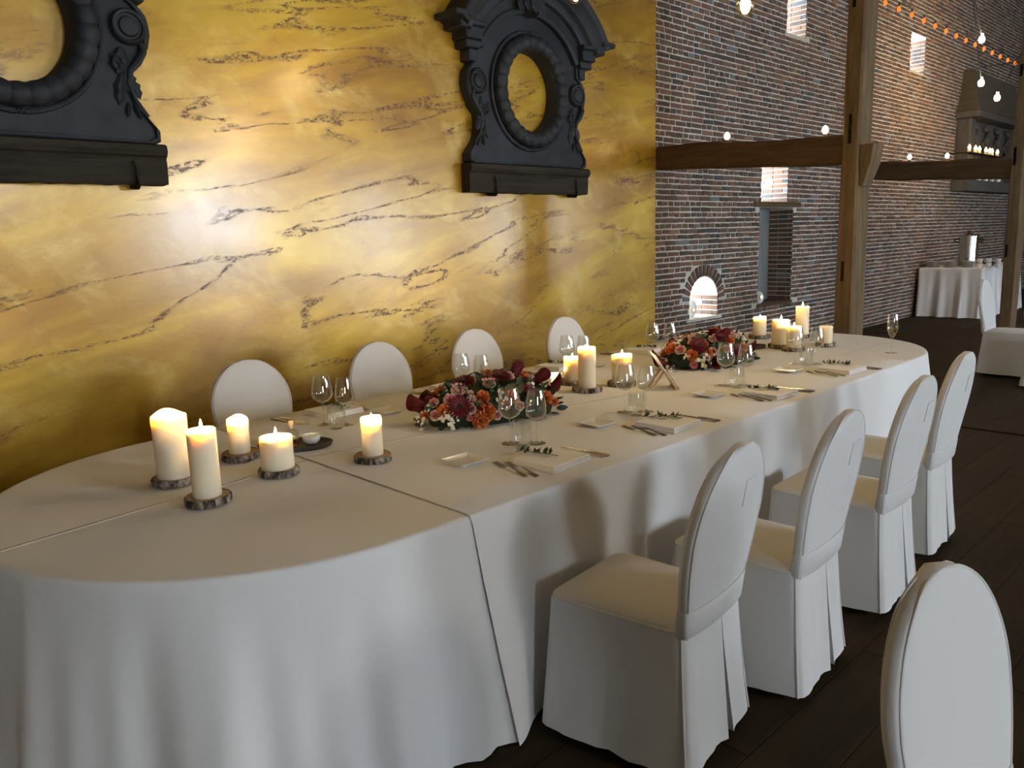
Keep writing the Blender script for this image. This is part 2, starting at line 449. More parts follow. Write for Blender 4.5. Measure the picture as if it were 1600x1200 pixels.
for i, (x, zc, w) in enumerate(lay):
    if i in single:
        key = (round(w, 2), i % 3)
        if key not in variants: variants[key] = brick_shape(key[0], BH, random.Random(hash(key) % 999)).mesh('brick', M['brick'], smooth=False)
        link('brick', variants[key], brick_wall, (x, WY, zc))
    else:
        b = brick_shape(w, BH, RB)
        o = len(stuff.v); stuff.v += [(p[0]+x, p[1]+WY, p[2]+zc) for p in b.v]; stuff.f += [tuple(q+o for q in f) for f in b.f]
# bricks on the right-hand reveals of the openings
for hx0, hx1, hz0, hz1, kd in OPEN:
    kk = 0; z = hz0 + .005
    while z + BH < hz1 - (.2 if kd == 'arch' else 0):
        y = WY + .006 - (.0 if kk % 2 else .06)
        while y < BY - .02:
            ya, yb = max(y, WY + .004), min(y + (.2 if kk % 2 else .12), BY - .01)
            if yb - ya > .03: stuff.box(hx1 - .012, hx1 + .01, ya, yb, z, z + BH)
            y += (.2 if kk % 2 else .12) + .012
        z += COURSE; kk += 1
st = stuff.build('brickwork', M['brick'], brick_wall, smooth=False, fix=False); st['kind'] = 'stuff'
# voussoirs over the arched niche
NV = 15
vm = None
for i in range(NV):
    a = PI*(i+.5)/NV
    if vm is None: vm = MB().add([(-.021,.02,0),(.021,.02,0),(.027,.02,.125),(-.027,.02,.125),(-.021,-.004,0),(.021,-.004,0),(.027,-.004,.125),(-.027,-.004,.125)], [(4,5,6,7),(0,1,5,4),(1,2,6,5),(2,3,7,6),(3,0,4,7)]).mesh('arch_brick', M['brick'], smooth=False)
    px_, pz_ = acx - (arx+.012)*math.cos(a), azs + (arz+.012)*math.sin(a)
    dx, dz = -math.cos(a)/arx, math.sin(a)/arz
    o = link('arch_brick', vm, brick_wall, (px_, WY, pz_)); o.rotation_euler = (0, math.atan2(dx, dz), 0)
# lintel over the door niche, stone sill blocks
MB().bevbox(9.09, 10.32, WY - .012, WY + .2, 1.865, 1.932, .006).build('lintel', M['oak_x'], brick_wall)
MB().bevbox(7.62, 8.36, WY - .015, WY + .44, .565, .602, .006).build('niche_sill', M['plaster'], brick_wall)
MB().bevbox(9.22, 10.16, WY - .01, WY + .40, .60, .642, .006).build('niche_sill', M['oak_x'], brick_wall)

# door at the back of the tall niche
door = MB().box(9.24, 10.13, WY + .335, WY + .375, .642, 1.865).build('door_1', M['greydoor'], smooth=False); struct(door)
for zz in (.95, 1.50):
    MB().box(9.26, 9.62, WY + .322, WY + .336, zz, zz + .17).build('door_rail', M['greydoor'], door, smooth=False)
    hb = MB().box(9.42, 9.58, WY + .312, WY + .324, zz + .02, zz + .055)
    hb.tube([(9.44, WY+.316, zz-.10), (9.425, WY+.316, zz-.06), (9.45, WY+.316, zz+.03), (9.425, WY+.316, zz+.13), (9.44, WY+.316, zz+.17)], .011, 6)
    hb.build('door_hinge', M['iron'], door)

# other walls, ceiling
holes = [(w[0]-w[1]/2, w[0]+w[1]/2, w[2], w[3]) for w in WINDOWS]
struct(wall_with_holes(X0, X1, 0, ZC, holes, WALL_R, WALL_R - .45).build('wall_right', M['plaster'], smooth=False, fix=False))
for i, (x0, x1, z0, z1) in enumerate(holes):
    b = MB(); yy = WALL_R - .18
    for xx in (x0, (x0+x1)/2 - .02, x1 - .05): b.box(xx, xx + .05, yy, yy + .06, z0, z1)
    for zz in (z0, (z0+z1)/2 - .02, z1 - .05): b.box(x0, x1, yy + .002, yy + .058, zz, zz + .05)
    struct(b.build('window_%d' % (i+1), M['oak'], smooth=False))
struct(MB().box(X0 - .3, X0, WALL_R - .45, BY, 0, ZC).build('wall_near', M['plaster'], smooth=False))
struct(MB().box(X1, X1 + .3, WALL_R - .45, BY, 0, ZC).build('wall_end', M['plaster'], smooth=False))
struct(MB().box(X0 - .3, X1 + .3, WALL_R - .45, BY, ZC, ZC + .2).build('ceiling', M['roofwood'], smooth=False))

# floor: boards running along the room, joints at y = .845 + .2225 k
floor = MB().box(X0 - .3, X1 + .3, WALL_R - .45, BY, -.12, -.006).build('floor', M['darkjoint'], smooth=False); struct(floor)
floor['label'] = 'dark brown wooden board floor'
RF = random.Random(3); fl = MB(); singles = 0; bmesh_cache = {}
cand = []
for kk in range(-31, 19):
    y0 = .845 + .2225*kk
    if y0 + .22 < WALL_R or y0 > WY: continue
    x = X0 - RF.random()*1.8
    while x < X1:
        cand.append((x, y0, 1.8)); x += 1.8
def board_seen(c):
    p = to_px((c[0]+.9, c[1]+.11, 0)); 
    if p is None: return 0
    vis = -300 < p[0]-1100 < 700 and 480 < p[1] < 1500
    return (1/p[2]) if vis else 0
cand.sort(key=lambda c: -board_seen(c))
bm_ = MB().bevbox(0, 1.797, .0012, .2213, -.03, 0, .0012).mesh('floor_board', M['floor'], smooth=False)
for i, (x, y0, L) in enumerate(cand):
    if i < 280 and board_seen((x, y0, L)) > 0: link('floor_board', bm_, floor, (x, y0, 0))
    else: fl.box(max(x, X0), min(x + 1.797, X1), y0 + .0012, y0 + .2213, -.02, 0)
fo = fl.build('floor_boards_rest', M['floor'], floor, smooth=False, fix=False); fo['kind'] = 'stuff'
th = MB().bevbox(6.715, 7.09, WALL_R, 4.98, -.02, .012, .004).build('trim_1', M['floor'], smooth=False); struct(th)
th['label'] = 'dark wooden threshold board across the floor at the post line'

# ---------------------------------------------------------------- timber frame
def timber(name, p0, p1, w, h, mat, label, cat, wob=.012, seg=14, seed=1, slots=()):
    """rough-hewn timber from p0 to p1; w across, h in the other direction"""
    rr = random.Random(seed); P0, P1 = Vector(p0), Vector(p1); t = (P1-P0).normalized()
    if abs(t.z) > .8: u, v = Vector((1,0,0)), Vector((0,1,0))
    else: u = Vector((1,0,0)); v = Vector((0,0,1)) - t*t.z; v.normalize()
    loops = []; ch = .018
    ph = [rr.uniform(0, 6) for _ in range(4)]
    for i in range(seg+1):
        s = i/seg; c = P0.lerp(P1, s) + u*(wob*math.sin(3.1*s*PI+ph[0])*.5) + v*(wob*math.sin(2.3*s*PI+ph[1])*.5)
        a, b = w/2 + wob*.35*math.sin(9*s+ph[2]), h/2 + wob*.35*math.sin(11*s+ph[3])
        l = [(-a, -b+ch), (-a+ch, -b), (a-ch, -b), (a, -b+ch), (a, b-ch), (a-ch, b), (-a+ch, b), (-a, b-ch)]
        loops.append([c + u*x + v*y for x, y in l])
    root = thing(name, label, cat, (P0.x, P0.y, 0))
    b = MB().loft(loops, True, (1, 1)); b.v = [(x-P0.x, y-P0.y, z) for x, y, z in b.v]
    tb = b.build('timber', mat, root, ang=30)
    cuts = []
    for (sx, sy, z0, z1, wd) in slots:
        cut = MB().box(sx - .05 - P0.x, sx + .11 - P0.x, sy - wd/2 - P0.y, sy + wd/2 - P0.y, z0, z1).build('mortise_cut', mat, None, P0 * 1.0, smooth=False); cut.location.z = 0
        md = tb.modifiers.new('mortise', 'BOOLEAN'); md.operation = 'DIFFERENCE'; md.solver = 'EXACT'; md.object = cut; cuts.append(cut)
    if cuts:                                            # carve the mortises for good, then drop the cutters
        bpy.context.view_layer.update()
        me = bpy.data.meshes.new_from_object(tb.evaluated_get(bpy.context.evaluated_depsgraph_get())); tb.modifiers.clear(); tb.data = me
        for c_ in cuts: bpy.data.objects.remove(c_)
    return root
post1 = timber('timber_post', (7.135, 2.96, -.0), (7.135, 2.96, ZC), .27, .158, M['oak'], 'thick old oak post with mortise slots behind the far oval end of the long table', 'post', .010, 22, 2,
       [(7.0, 2.985, 3.39, 3.60, .034), (7.0, 2.975, 2.29, 2.535, .034), (7.0, 2.985, 1.11, 1.288, .032)])
post2 = timber('timber_post', (12.335, 2.953, 0), (12.335, 2.953, ZC), .27, .15, M['oak'], 'old oak post with mortise slots beside the buffet and the two turned chairs', 'post', .014, 22, 5,
       [(12.2, 3.0, 3.43, 3.58, .04), (12.2, 2.995, 2.316, 2.545, .04), (12.2, 3.0, 1.12, 1.288, .036)])
# block left on the face of the first post
wd = MB(); xa, xb = -.115, .105
top = [(xa, -.078, 2.275), (xb, -.078, 2.275), (xb, -.185, 2.275), (xa, -.185, 2.275)]
mid = [(xa, -.078, 2.12), (xb, -.078, 2.12), (xb, -.165, 2.12), (xa, -.165, 2.12)]
low = [(xa+.02, -.078, 1.93), (xb-.02, -.078, 1.93), (xb-.02, -.10, 1.93), (xa+.02, -.10, 1.93)]
wd.loft([top, mid, low], True, (1, 1)); bs = wd.build('brace_stub', M['oak'], post1, ang=20)
for zz, yy in ((2.55, -.02), (2.62, .03), (2.42, .01)):
    MB().lathe([(.008, 0), (.008, .03), (0, .03)], 8, (-.16, yy, zz), ax='x').build('peg', M['oak_y'], post1)
timber('tie_beam', (7.13, 5.02, 2.357), (7.13, 3.03, 2.249), .20, .242, M['oak_y'], 'cracked oak tie beam from the gold wall corner to the nearer post', 'beam', .016, 16, 8)
timber('tie_beam', (12.33, 5.02, 2.405), (12.33, 3.02, 2.276), .20, .262, M['oak_y'], 'oak tie beam from the brick wall to the post beside the buffet', 'beam', .014, 16, 9)

# ================================================================= DORMER FRAMES ON THE GOLD WALL
def leaf_blob(b, M4, L=.1, W=.04, lobes=3):
    """carved leaf lying in the xz plane, raised towards -y, pointing to -z"""
    n = 12; loops = []
    for i in range(n+1):
        s = i/n; w = W*math.sin(PI*min(1, s*1.02))**.7*(1 + .22*math.sin(lobes*2*PI*s)); y = -.016*math.sin(PI*s) - .004
        loops.append([M4 @ Vector((-w, 0, -L*s)), M4 @ Vector((-w*.5, y*.8, -L*s)), M4 @ Vector((0, y*.45, -L*s)), M4 @ Vector((w*.5, y*.8, -L*s)), M4 @ Vector((w, 0, -L*s))])
    b.loft(loops, False)
def dormer_frame(loc, label):
    root = thing('carved_dormer', label, 'wall ornament', loc, 0, 'carved dormer frames on the gold wall')
    OC = .84                                             # height of the oval's centre
    half = [(0, .228), (.72, .228), (.722, .31), (.70, .34), (.655, .375), (.615, .44), (.592, .54), (.60, .62), (.655, .67), (.66, .70), (.70, .76), (.722, .85), (.71, .94), (.66, 1.00), (.62, 1.03), (.62, 1.16), (.70, 1.30), (.62, 1.42), (.42, 1.58), (.2, 1.66), (0, 1.68)]
    poly = [(x, z) for x, z in half] + [(-x, z) for x, z in reversed(half[1:-1])]
    NA = 128
    def cast(a):
        dx, dz = math.cos(a), math.sin(a); best = 0
        for i in range(len(poly)):
            (x1, z1), (x2, z2) = poly[i], poly[(i+1) % len(poly)]
            z1 -= OC; z2 -= OC; ex, ez = x2-x1, z2-z1; den = dx*ez - dz*ex
            if abs(den) < 1e-9: continue
            t = (x1*ez - z1*ex)/den; u = (x1*dz - z1*dx)/den
            if t > 0 and -1e-6 <= u <= 1+1e-6: best = max(best, t)
        return best
    FY = -.088
    angs = [2*PI*i/NA for i in range(NA)]; rad = [cast(a) for a in angs]
    IN = (.31, .345)
    hole = lambda y, k=1.0: [(IN[0]*k*math.cos(a), y, OC + IN[1]*k*math.sin(a)) for a in angs]
    edge = lambda y, d=0: [((r-d)*math.cos(a), y, OC + (r-d)*math.sin(a)) for a, r in zip(angs, rad)]
    b = MB(); b.loft([hole(0), hole(FY), edge(FY+.012, .05), edge(FY+.012, .035), edge(FY-.012, .03), edge(FY-.014, .012), edge(FY, 0), edge(0, 0)], True)
    b.build('panel', M['zinc'], root, ang=35)
    # ring of wrapped foliage
    b = MB(); NB = 156; loops = []
    for i in range(NB+1):
        a = 2*PI*i/NB; ph = (i % 6)
        mn = .066*(.86 if ph == 0 else (.95 if ph in (1, 5) else 1.0))
        loops.append([((.372 + mn*math.cos(c)) * math.cos(a), FY - .028 + mn*math.sin(c)*.95, OC + (.394 + mn*math.cos(c)) * math.sin(a)) for c in [2*PI*j/12 for j in range(12)]])
    b.loft(loops, True); b.build('foliage_ring', M['zinc'], root, ang=30)
    b = MB(); b.tube([(.452*math.cos(a), FY-.008, OC + .476*math.sin(a)) for a in angs], .016, 8, True); b.build('ring_bead', M['zinc'], root)
    b = MB(); b.loft([[(.318*k*math.cos(a), y, OC + .352*k*math.sin(a)) for a in angs] for k, y in ((1.0, FY-.05), (.955, FY-.02), (.93, -.08), (.93, 0))], True); b.build('inner_reveal', M['zinc'], root)
    # volute medallions and carved drops
    for s in (-1, 1):
        md = MB(); c = (s*.60, FY, .87)
        md.lathe([(.098, -.01), (.098, .022), (.088, .034), (.076, .030), (.070, .018), (.058, .018), (.05, .032), (.02, .040), (0, .040)], 28, c, (0, 0), 'y'); md.build('medallion', M['zinc'], root)
        sc_ = MB()
        path = [(s*.655, FY-.012, .80), (s*.668, FY-.014, .74), (s*.63, FY-.016, .68), (s*.585, FY-.014, .63), (s*.57, FY-.012, .56), (s*.60, FY-.012, .47), (s*.66, FY-.01, .385)]
        sc_.tube(path, [.014, .02, .022, .018, .013, .012, .010], 8)
        sp = [(s*(.52+.035*(1-t/14)*math.cos(t*.75)), FY-.012, .66+.045*(1-t/14)*math.sin(t*.75)) for t in range(13)]
        sc_.tube(sp, [.013]*4 + [.011]*5 + [.008]*4, 8); sc_.build('scroll', M['zinc'], root)
        lf = MB()
        for (lx, lz, rot, L, W) in ((.555, .76, .25, .16, .05), (.565, .66, -.1, .17, .04), (.545, .62, .2, .19, .034), (.585, .60, -.35, .13, .03), (.56, .46, .12, .09, .016), (.59, .46, -.35, .10, .016)):
            Mx = Matrix.Translation((s*lx, FY, lz)) @ Matrix.Rotation(s*rot, 4, 'Y'); leaf_blob(lf, Mx, L, W)
        lf.build('carved_drop', M['zinc'], root)
        im = MB()                                        # stepped impost under the pediment
        for (xa, xb, za, zb, dep) in ((.60, .755, 1.10, 1.16, .15), (.60, .775, 1.16, 1.25, .18), (.585, .80, 1.25, 1.29, .21)):
            im.bevbox(min(s*xa, s*xb), max(s*xa, s*xb), -dep, 0, za, zb, .008)
        im.bevbox(min(s*.62, s*.70), max(s*.62, s*.70), -.12, 0, 1.01, 1.10, .008)
        im.build('impost', M['zinc'], root, ang=30)
    # segmental pediment moulding
    prof = [(.66, -.14), (.66, -.19), (.70, -.20), (.715, -.185), (.79, -.185), (.80, -.235), (.84, -.255), (.87, -.25), (.89, -.30), (.94, -.34), (.975, -.395), (1.03, -.41), (1.045, -.395), (1.05, 0)]
    a0, a1 = math.radians(27), math.radians(153); NS = 40; loops = []
    for i in range(NS+1):
        a = a0 + (a1-a0)*i/NS
        loops.append([(r*math.cos(a)*.95, y*.66, OC + r*math.sin(a)*.93) for r, y in prof] + [(.66*math.cos(a)*.95, 0, OC + .66*math.sin(a)*.93)])
    MB().loft(loops, True, (1, 1)).build('pediment', M['zinc'], root, ang=28)
    for s in (-1, 1):
        e = MB().bevbox(min(s*.78, s*.95), max(s*.78, s*.95), -.27, 0, 1.285, 1.33, .008); e.bevbox(min(s*.74, s*.86), max(s*.74, s*.86), -.22, 0, 1.22, 1.286, .008)
        e.build('cornice_end', M['zinc'], root, ang=30)
    ks = MB(); rr = random.Random(4)
    for i in range(16):
        Mx = Matrix.Translation((rr.uniform(-.14, .14), -.14 - .08*rr.random(), 1.62 + rr.uniform(-.06, .2))) @ Matrix.Rotation(rr.uniform(-.7, .7), 4, 'Y') @ Matrix.Rotation(-.2, 4, 'X'); leaf_blob(ks, Mx, rr.uniform(.14, .24), .05)
    ks.loft([[( .15*math.cos(a)*k, y, 1.62 + .19*math.sin(a)*k) for a in angs[::6]] for k, y in ((1, 0), (1, -.13), (.8, -.19), (.3, -.21))], True, (0, 1))
    ks.build('keystone', M['zinc'], root)
    # oak sill
    pr = [(0, .232), (-.105, .232), (-.128, .222), (-.135, .19), (-.125, .165), (-.108, .155), (-.103, .142), (-.107, .13), (-.103, .03), (-.095, 0), (0, 0)]
    rr = random.Random(9); loops = []
    for i in range(25):
        x = -.735 + 1.47*i/24; e = .0 if 0 < i < 24 else .008
        loops.append([(x, y*(1-e*2) + (rr.uniform(-.003, .003) if y < -.05 else 0), z + (rr.uniform(-.004, .004) if z < .05 else 0)) for y, z in pr])
    MB().loft(loops, True, (1, 1)).build('sill', M['sillwood'], root, ang=25)
    for x in (-.46, .55):
        hk = MB().tube([(x, -.01, -.012), (x, -.11, -.018), (x, -.125, 0), (x+.004, -.125, .07), (x-.012, -.128, .135)], [.013, .014, .013, .010, .006], 8)
        hk.build('iron_hook', M['iron'], root)
    return root
fr = dormer_frame((5.055, WY - .0125, 1.957), 'carved dark zinc dormer frame with arched pediment, hung near the brick wall')
copy_tree(fr, (1.185, WY - .0125, 1.957), 0, 'carved dark zinc dormer frame on the gold wall above the thick pillar candles')

# ================================================================= TABLE LINEN
YF, YB, YC, RT_ = 1.7446, 3.5446, 2.6446, .90
XA, XB = 1.2554, 5.317
ZT = .750
def wavef(s, seed):
    a = seed*1.7
    return .55*math.sin(s*2*PI/.43 + a) + .33*math.sin(s*2*PI/.24 + 2.1*a + .6*math.sin(s*3)) + .22*math.sin(s*2*PI/.135 + .7*a)
LEV = [(0, -.020, 0), (0, -.006, .0), (.002, -.002, 0), (.008, .002, 0), (.03, .004, 0)]
def round_cloth(name, xc, sgn, xend, zt, mat, label, amp, seed):
    pts = []
    def addp(x, y, nx, ny):
        s = 0 if not pts else pts[-1][4] + math.hypot(x-pts[-1][0], y-pts[-1][1]); pts.append((x, y, nx, ny, s))
    ns = 8
    for i in range(ns): addp(xend + (xc-xend)*i/ns, YC - RT_, 0, -1)
    na = 150
    for i in range(na+1):
        a = -PI/2 - sgn*PI*i/na                     # sgn=1: sweeps through -x, sgn=-1: through +x
        addp(xc + RT_*math.cos(a), YC + RT_*math.sin(a), math.cos(a), math.sin(a))
    for i in range(1, ns+1): addp(xc + (xend-xc)*i/ns, YC + RT_, 0, 1)
    zs = [zt, zt, zt-.003, zt-.009, zt-.02, zt-.05, zt-.1, zt-.17, zt-.25, zt-.34, zt-.44, zt-.54, zt-.63, zt-.70, .006]
    of = [-.02, -.005, -.001, .003, .006, .009]
    loops = []
    for k, z in enumerate(zs):
        h = (zt - z)/zt; l = []
        for (x, y, nx, ny, s) in pts:
            o = of[k] if k < len(of) else .009 + .085*(h-.07)
            if k >= 5: o += amp*(h**1.15)*(wavef(s, seed) + .25)
            l.append((x + nx*o, y + ny*o, z))
        loops.append(l)
    b = MB().loft(loops, False); n = len(pts); o = len(b.v)
    b.f.append(tuple(range(n)))
    ob = b.build(name, mat, ang=60, fix=False)
    return tag(ob, label, 'tablecloth')
def straight_cloth(name, x0, x1, zt, mat, label, seed, out, kick):
    nx = 90; prof = []
    down = [zt-.003, zt-.009, zt-.02, zt-.05, zt-.11, zt-.2, zt-.3, zt-.4, zt-.5, zt-.6, zt-.68, .008]
    loops = []
    for i in range(nx+1):
        u = i/nx; x = x0 + (x1-x0)*u; l = []
        edge = math.exp(-(u*(x1-x0)/.16)**2) * kick
        for side in (1, -1):
            yb = YB if side > 0 else YF
            col = []
            for k, z in enumerate(down):
                h = (zt - z)/zt
                o = out + (.0, .003, .005, .007)[min(k, 3)] + (.035 if side < 0 else .008)*h + (.022 if side < 0 else .006)*(h**1.3)*(.5*math.sin(x*2*PI/.62+seed) + .35*math.sin(x*2*PI/.33+seed*2.3)) + (edge if side < 0 else edge*.1)*h**1.2
                col.append((x + edge*.5*h, yb + side*o, z))
            if side > 0: l += list(reversed(col)) + [(x, YB - .004 + out, zt)]
            else: l += [(x, YF + .004 - out, zt)] + col
        # a few points over the top so that creases can be shaded
        mid = [(x, YB + (YF-YB)*t/9, zt) for t in range(1, 9)]
        l = l[:len(down)+1] + mid + l[len(down)+1:]
        loops.append(l)
    b = MB().loft(loops, False)
    return tag(b.build(name, mat, ang=60, fix=False), label, 'tablecloth')
LIN = (.84, .82, .79)
round_cloth('tablecloth', XA, 1, 1.56, ZT, cloth_mat('linen_near', LIN, [((.412, 2.548), (1.492, 2.70))]), 'white linen cloth over the rounded table end with the thick pillar candles', .046, 1.0)
round_cloth('tablecloth', XB, -1, 5.02, ZT, cloth_mat('linen_far', LIN, [((5.1, 2.17), (6.1, 2.13)), ((5.45, 1.8), (5.47, 3.4))]), 'white linen cloth over the rounded table end with the champagne flute', .036, 3.0)
straight_cloth('tablecloth', 1.485, 3.36, ZT + .004, cloth_mat('linen_mid_a', LIN, [((1.492, 2.723), (3.30, 2.47))]), 'white linen cloth in the middle, overlapping the candle end, under the first flowers', .4, .004, .10)
straight_cloth('tablecloth', 3.31, 5.13, ZT + .002, cloth_mat('linen_mid_b', LIN, [((3.3, 2.62), (5.2, 2.60))]), 'white linen cloth in the middle under the flowers by the card stand', 2.1, .002, .0)
ZS = ZT + .004      # surface things stand on

# ================================================================= CHAIRS
HW = [(.44, .188), (.50, .192), (.58, .212), (.66, .229), (.735, .236), (.795, .231), (.855, .212), (.903, .182), (.942, .142), (.968, .10), (.983, .06), (.99, .02)]
def hwz(z):
    if z > .735: return max(.012, .236*math.sqrt(max(0, 1 - ((z-.735)/.2555)**2)))
    for (a, b), (c, d) in zip(HW, HW[1:]):
        if a <= z <= c: return b + (d-b)*(z-a)/(c-a)
    return HW[0][1]
def chair(loc, rz, label, group=None):
    root = thing('banquet_chair', label, 'chair', loc, rz, group)
    yc = lambda z: -.215 - .085*max(0, (z-.44)/.55)**1.2
    # back under its cover
    def sec(z, dw=0, dt=0, n=40):
        w = hwz(z) + dw; t = .022*(1 if z < .93 else max(.5, 1-((z-.93)/.06)**2*.5)) + dt; l = []
        for k in range(n):
            a = 2*PI*k/n; c, s = math.cos(a), math.sin(a)
            x = w*math.copysign(abs(c)**.55, c); y = t*math.copysign(abs(s)**.45, s)
            l.append((x, yc(z) + y - (.012*(1-(x/max(w, .01))**2) if y < 0 else 0), z))
        return l
    zs = [.44, .48, .52, .56, .60, .64, .68, .71] + [.735 + .255*math.sin(PI/2*k/16) for k in range(17)]
    back = MB().loft([sec(z) for z in zs], True, (1, 1)).build('back_cover', M['cover'], root, ang=50)
    for sy in (-1, 1):
        ol = [(s*hwz(z)*.945, yc(z) + sy*.0150*(1 if z < .93 else max(.5, 1-((z-.93)/.06)**2*.5)) - (.0015 if sy < 0 else 0), z - (.004 if z > .98 else 0)) for s, rng in ((-1, zs), (1, list(reversed(zs)))) for z in rng]
        MB().tube(ol, .0034, 6).build('piping', M['cover'], back)
    # waist band
    MB().loft([sec(.446, .003, .003), sec(.450, .006, .007), sec(.525, .005, .005), sec(.531, .002, .003), sec(.530, -.004, -.004)], True).build('waist_band', M['cover'], root, ang=50)
    # little flap on the rear of the back
    zq = [.795, .82, .85, .875]; MB().loft([[(x, yc(z) - .0355 - (.0005 if z < .87 else 0), z) for x in (.025, .05, .075, .098)] + [(x, yc(z) - .024, z) for x in (.098, .025)] for z in zq], True, (1, 1)).build('pocket_flap', M['cover'], root, ang=20)
    # seat
    def rr_loop(wf, wr, y0, y1, r, z, n=10):
        l = []
        for (cx, cy, a0) in ((wf-r, y1-r, 0), (-wf+r, y1-r, PI/2), (-wr+r, y0+r, PI), (wr-r, y0+r, 1.5*PI)):
            for k in range(n+1):
                a = a0 + PI/2*k/n; l.append((cx + r*math.cos(a), cy + r*math.sin(a), z))
        return l
    seat = MB().loft([rr_loop(.212, .195, -.225, .238, .05, .455), rr_loop(.213, .196, -.226, .238, .05, .462), rr_loop(.20, .185, -.215, .228, .05, .472), rr_loop(.14, .13, -.15, .18, .05, .482), rr_loop(.06, .06, -.06, .09, .05, .486)], True, (0, 1)).build('seat_cover', M['cover'], root, ang=60)
    MB().tube(rr_loop(.2135, .197, -.227, .238, .05, .460), .0042, 6, True).build('piping', M['cover'], seat)
    # skirt with an inverted pleat at the rear
    loops = []; NZ = 12
    for i in range(NZ+1):
        h = i/NZ; z = .462 - .43*h; fl = .022*h + .012*h*h
        wf, wr, y0, y1, r = .213+fl*1.7, .197+fl, -.228-fl*1.1, .240+fl*.3, .035
        l = []
        g = .002 + .024*max(0, h-.22); dep = .075*min(1, max(0, h-.15)*3)
        def arc(cx, cy, a0, n=6): return [(cx + r*math.cos(a0+PI/2*k/n), cy + r*math.sin(a0+PI/2*k/n)) for k in range(n+1)]
        def line(xa, ya, xb, yb, n): return [(xa+(xb-xa)*k/n, ya+(yb-ya)*k/n) for k in range(1, n)]
        c1 = arc(wf-r, y1-r, 0); c2 = arc(-wf+r, y1-r, PI/2); c3 = arc(-wr+r, y0+r, PI); c4 = arc(wr-r, y0+r, 1.5*PI)
        PX = .05                                           # pleat sits right of the middle
        pl = [(PX-g, y0), (PX-g-.014*h, y0+dep), (PX+g+.014*h, y0+dep), (PX+g, y0)]
        path = c1 + line(*c1[-1], *c2[0], 12) + c2 + line(*c2[-1], *c3[0], 12) + c3 + line(*c3[-1], *pl[0], 8) + pl + line(*pl[-1], *c4[0], 6) + c4 + line(*c4[-1], *c1[0], 12)
        n = len(path)
        for k, (x, y) in enumerate(path):
            q = math.atan2(y, x); wv = .007*h*(math.sin(q*9+1.3) + .6*math.sin(q*17+.4)); d = math.hypot(x, y)
            l.append((x*(1+wv/d), y*(1+wv/d), z + .002*h*math.sin(q*5)))
        loops.append(l)
    MB().loft(loops, True).build('skirt', M['cover'], root, ang=50, fix=False)
    for s in (-1, 1):
        zs2 = [.455 - .42*k/8 for k in range(9)]
        MB().tube([(s*(.197 - .0105 + .022*h_ + .012*h_*h_), -.228 + .0105 - 1.1*(.022*h_ + .012*h_*h_), z) for z, h_ in [(z, (.462-z)/.43) for z in zs2]], .0042, 6).build('corner_seam', M['cover'], root)
    for x in (-.165, .165):
        for y in (-.185, .19):
            MB().lathe([(.011, 0), (.011, .44)], 10, (x, y, 0), (1, 1)).build('leg', M['legs'], root)
    return root
D2 = math.radians
ch1 = chair((1.925, 1.40, 0), D2(6), 'white covered chair on the aisle side, nearest the candle-covered table end', 'covered chairs at the long table')
copy_tree(ch1, (2.525, 1.342, 0), D2(4), 'white covered chair on the aisle side, second from the candle-covered table end')
copy_tree(ch1, (3.32, 1.367, 0), D2(2), 'white covered chair on the aisle side, third from the candle-covered table end')
copy_tree(ch1, (4.06, 1.43, 0), D2(2), 'white covered chair on the aisle side, fourth from the candle-covered table end')
for x, a, lab in ((1.935, 180, 'first'), (2.80, 180, 'second'), (3.62, 180, 'third'), (4.575, 182, 'fourth')):
    c = copy_tree(ch1, (x, 3.83, 0), D2(a), 'white covered chair along the gold wall, %s from the candle-covered table end' % lab); c.scale = (1, 1, .972)
c = copy_tree(ch1, (1.475, .145, 0), D2(173), 'white covered chair standing alone on the floor, apart from the long table'); c.scale = (.97, 1, .965); c['group'] = 'covered chairs elsewhere'
c = copy_tree(ch1, (9.42, 2.20, 0), D2(180), 'white covered chair turned sideways in front of the buffet and post'); c['group'] = 'covered chairs elsewhere'
c = copy_tree(ch1, (8.90, 1.71, 0), D2(-88), 'white covered chair with its back to the long table, beside the sideways chair'); c['group'] = 'covered chairs elsewhere'

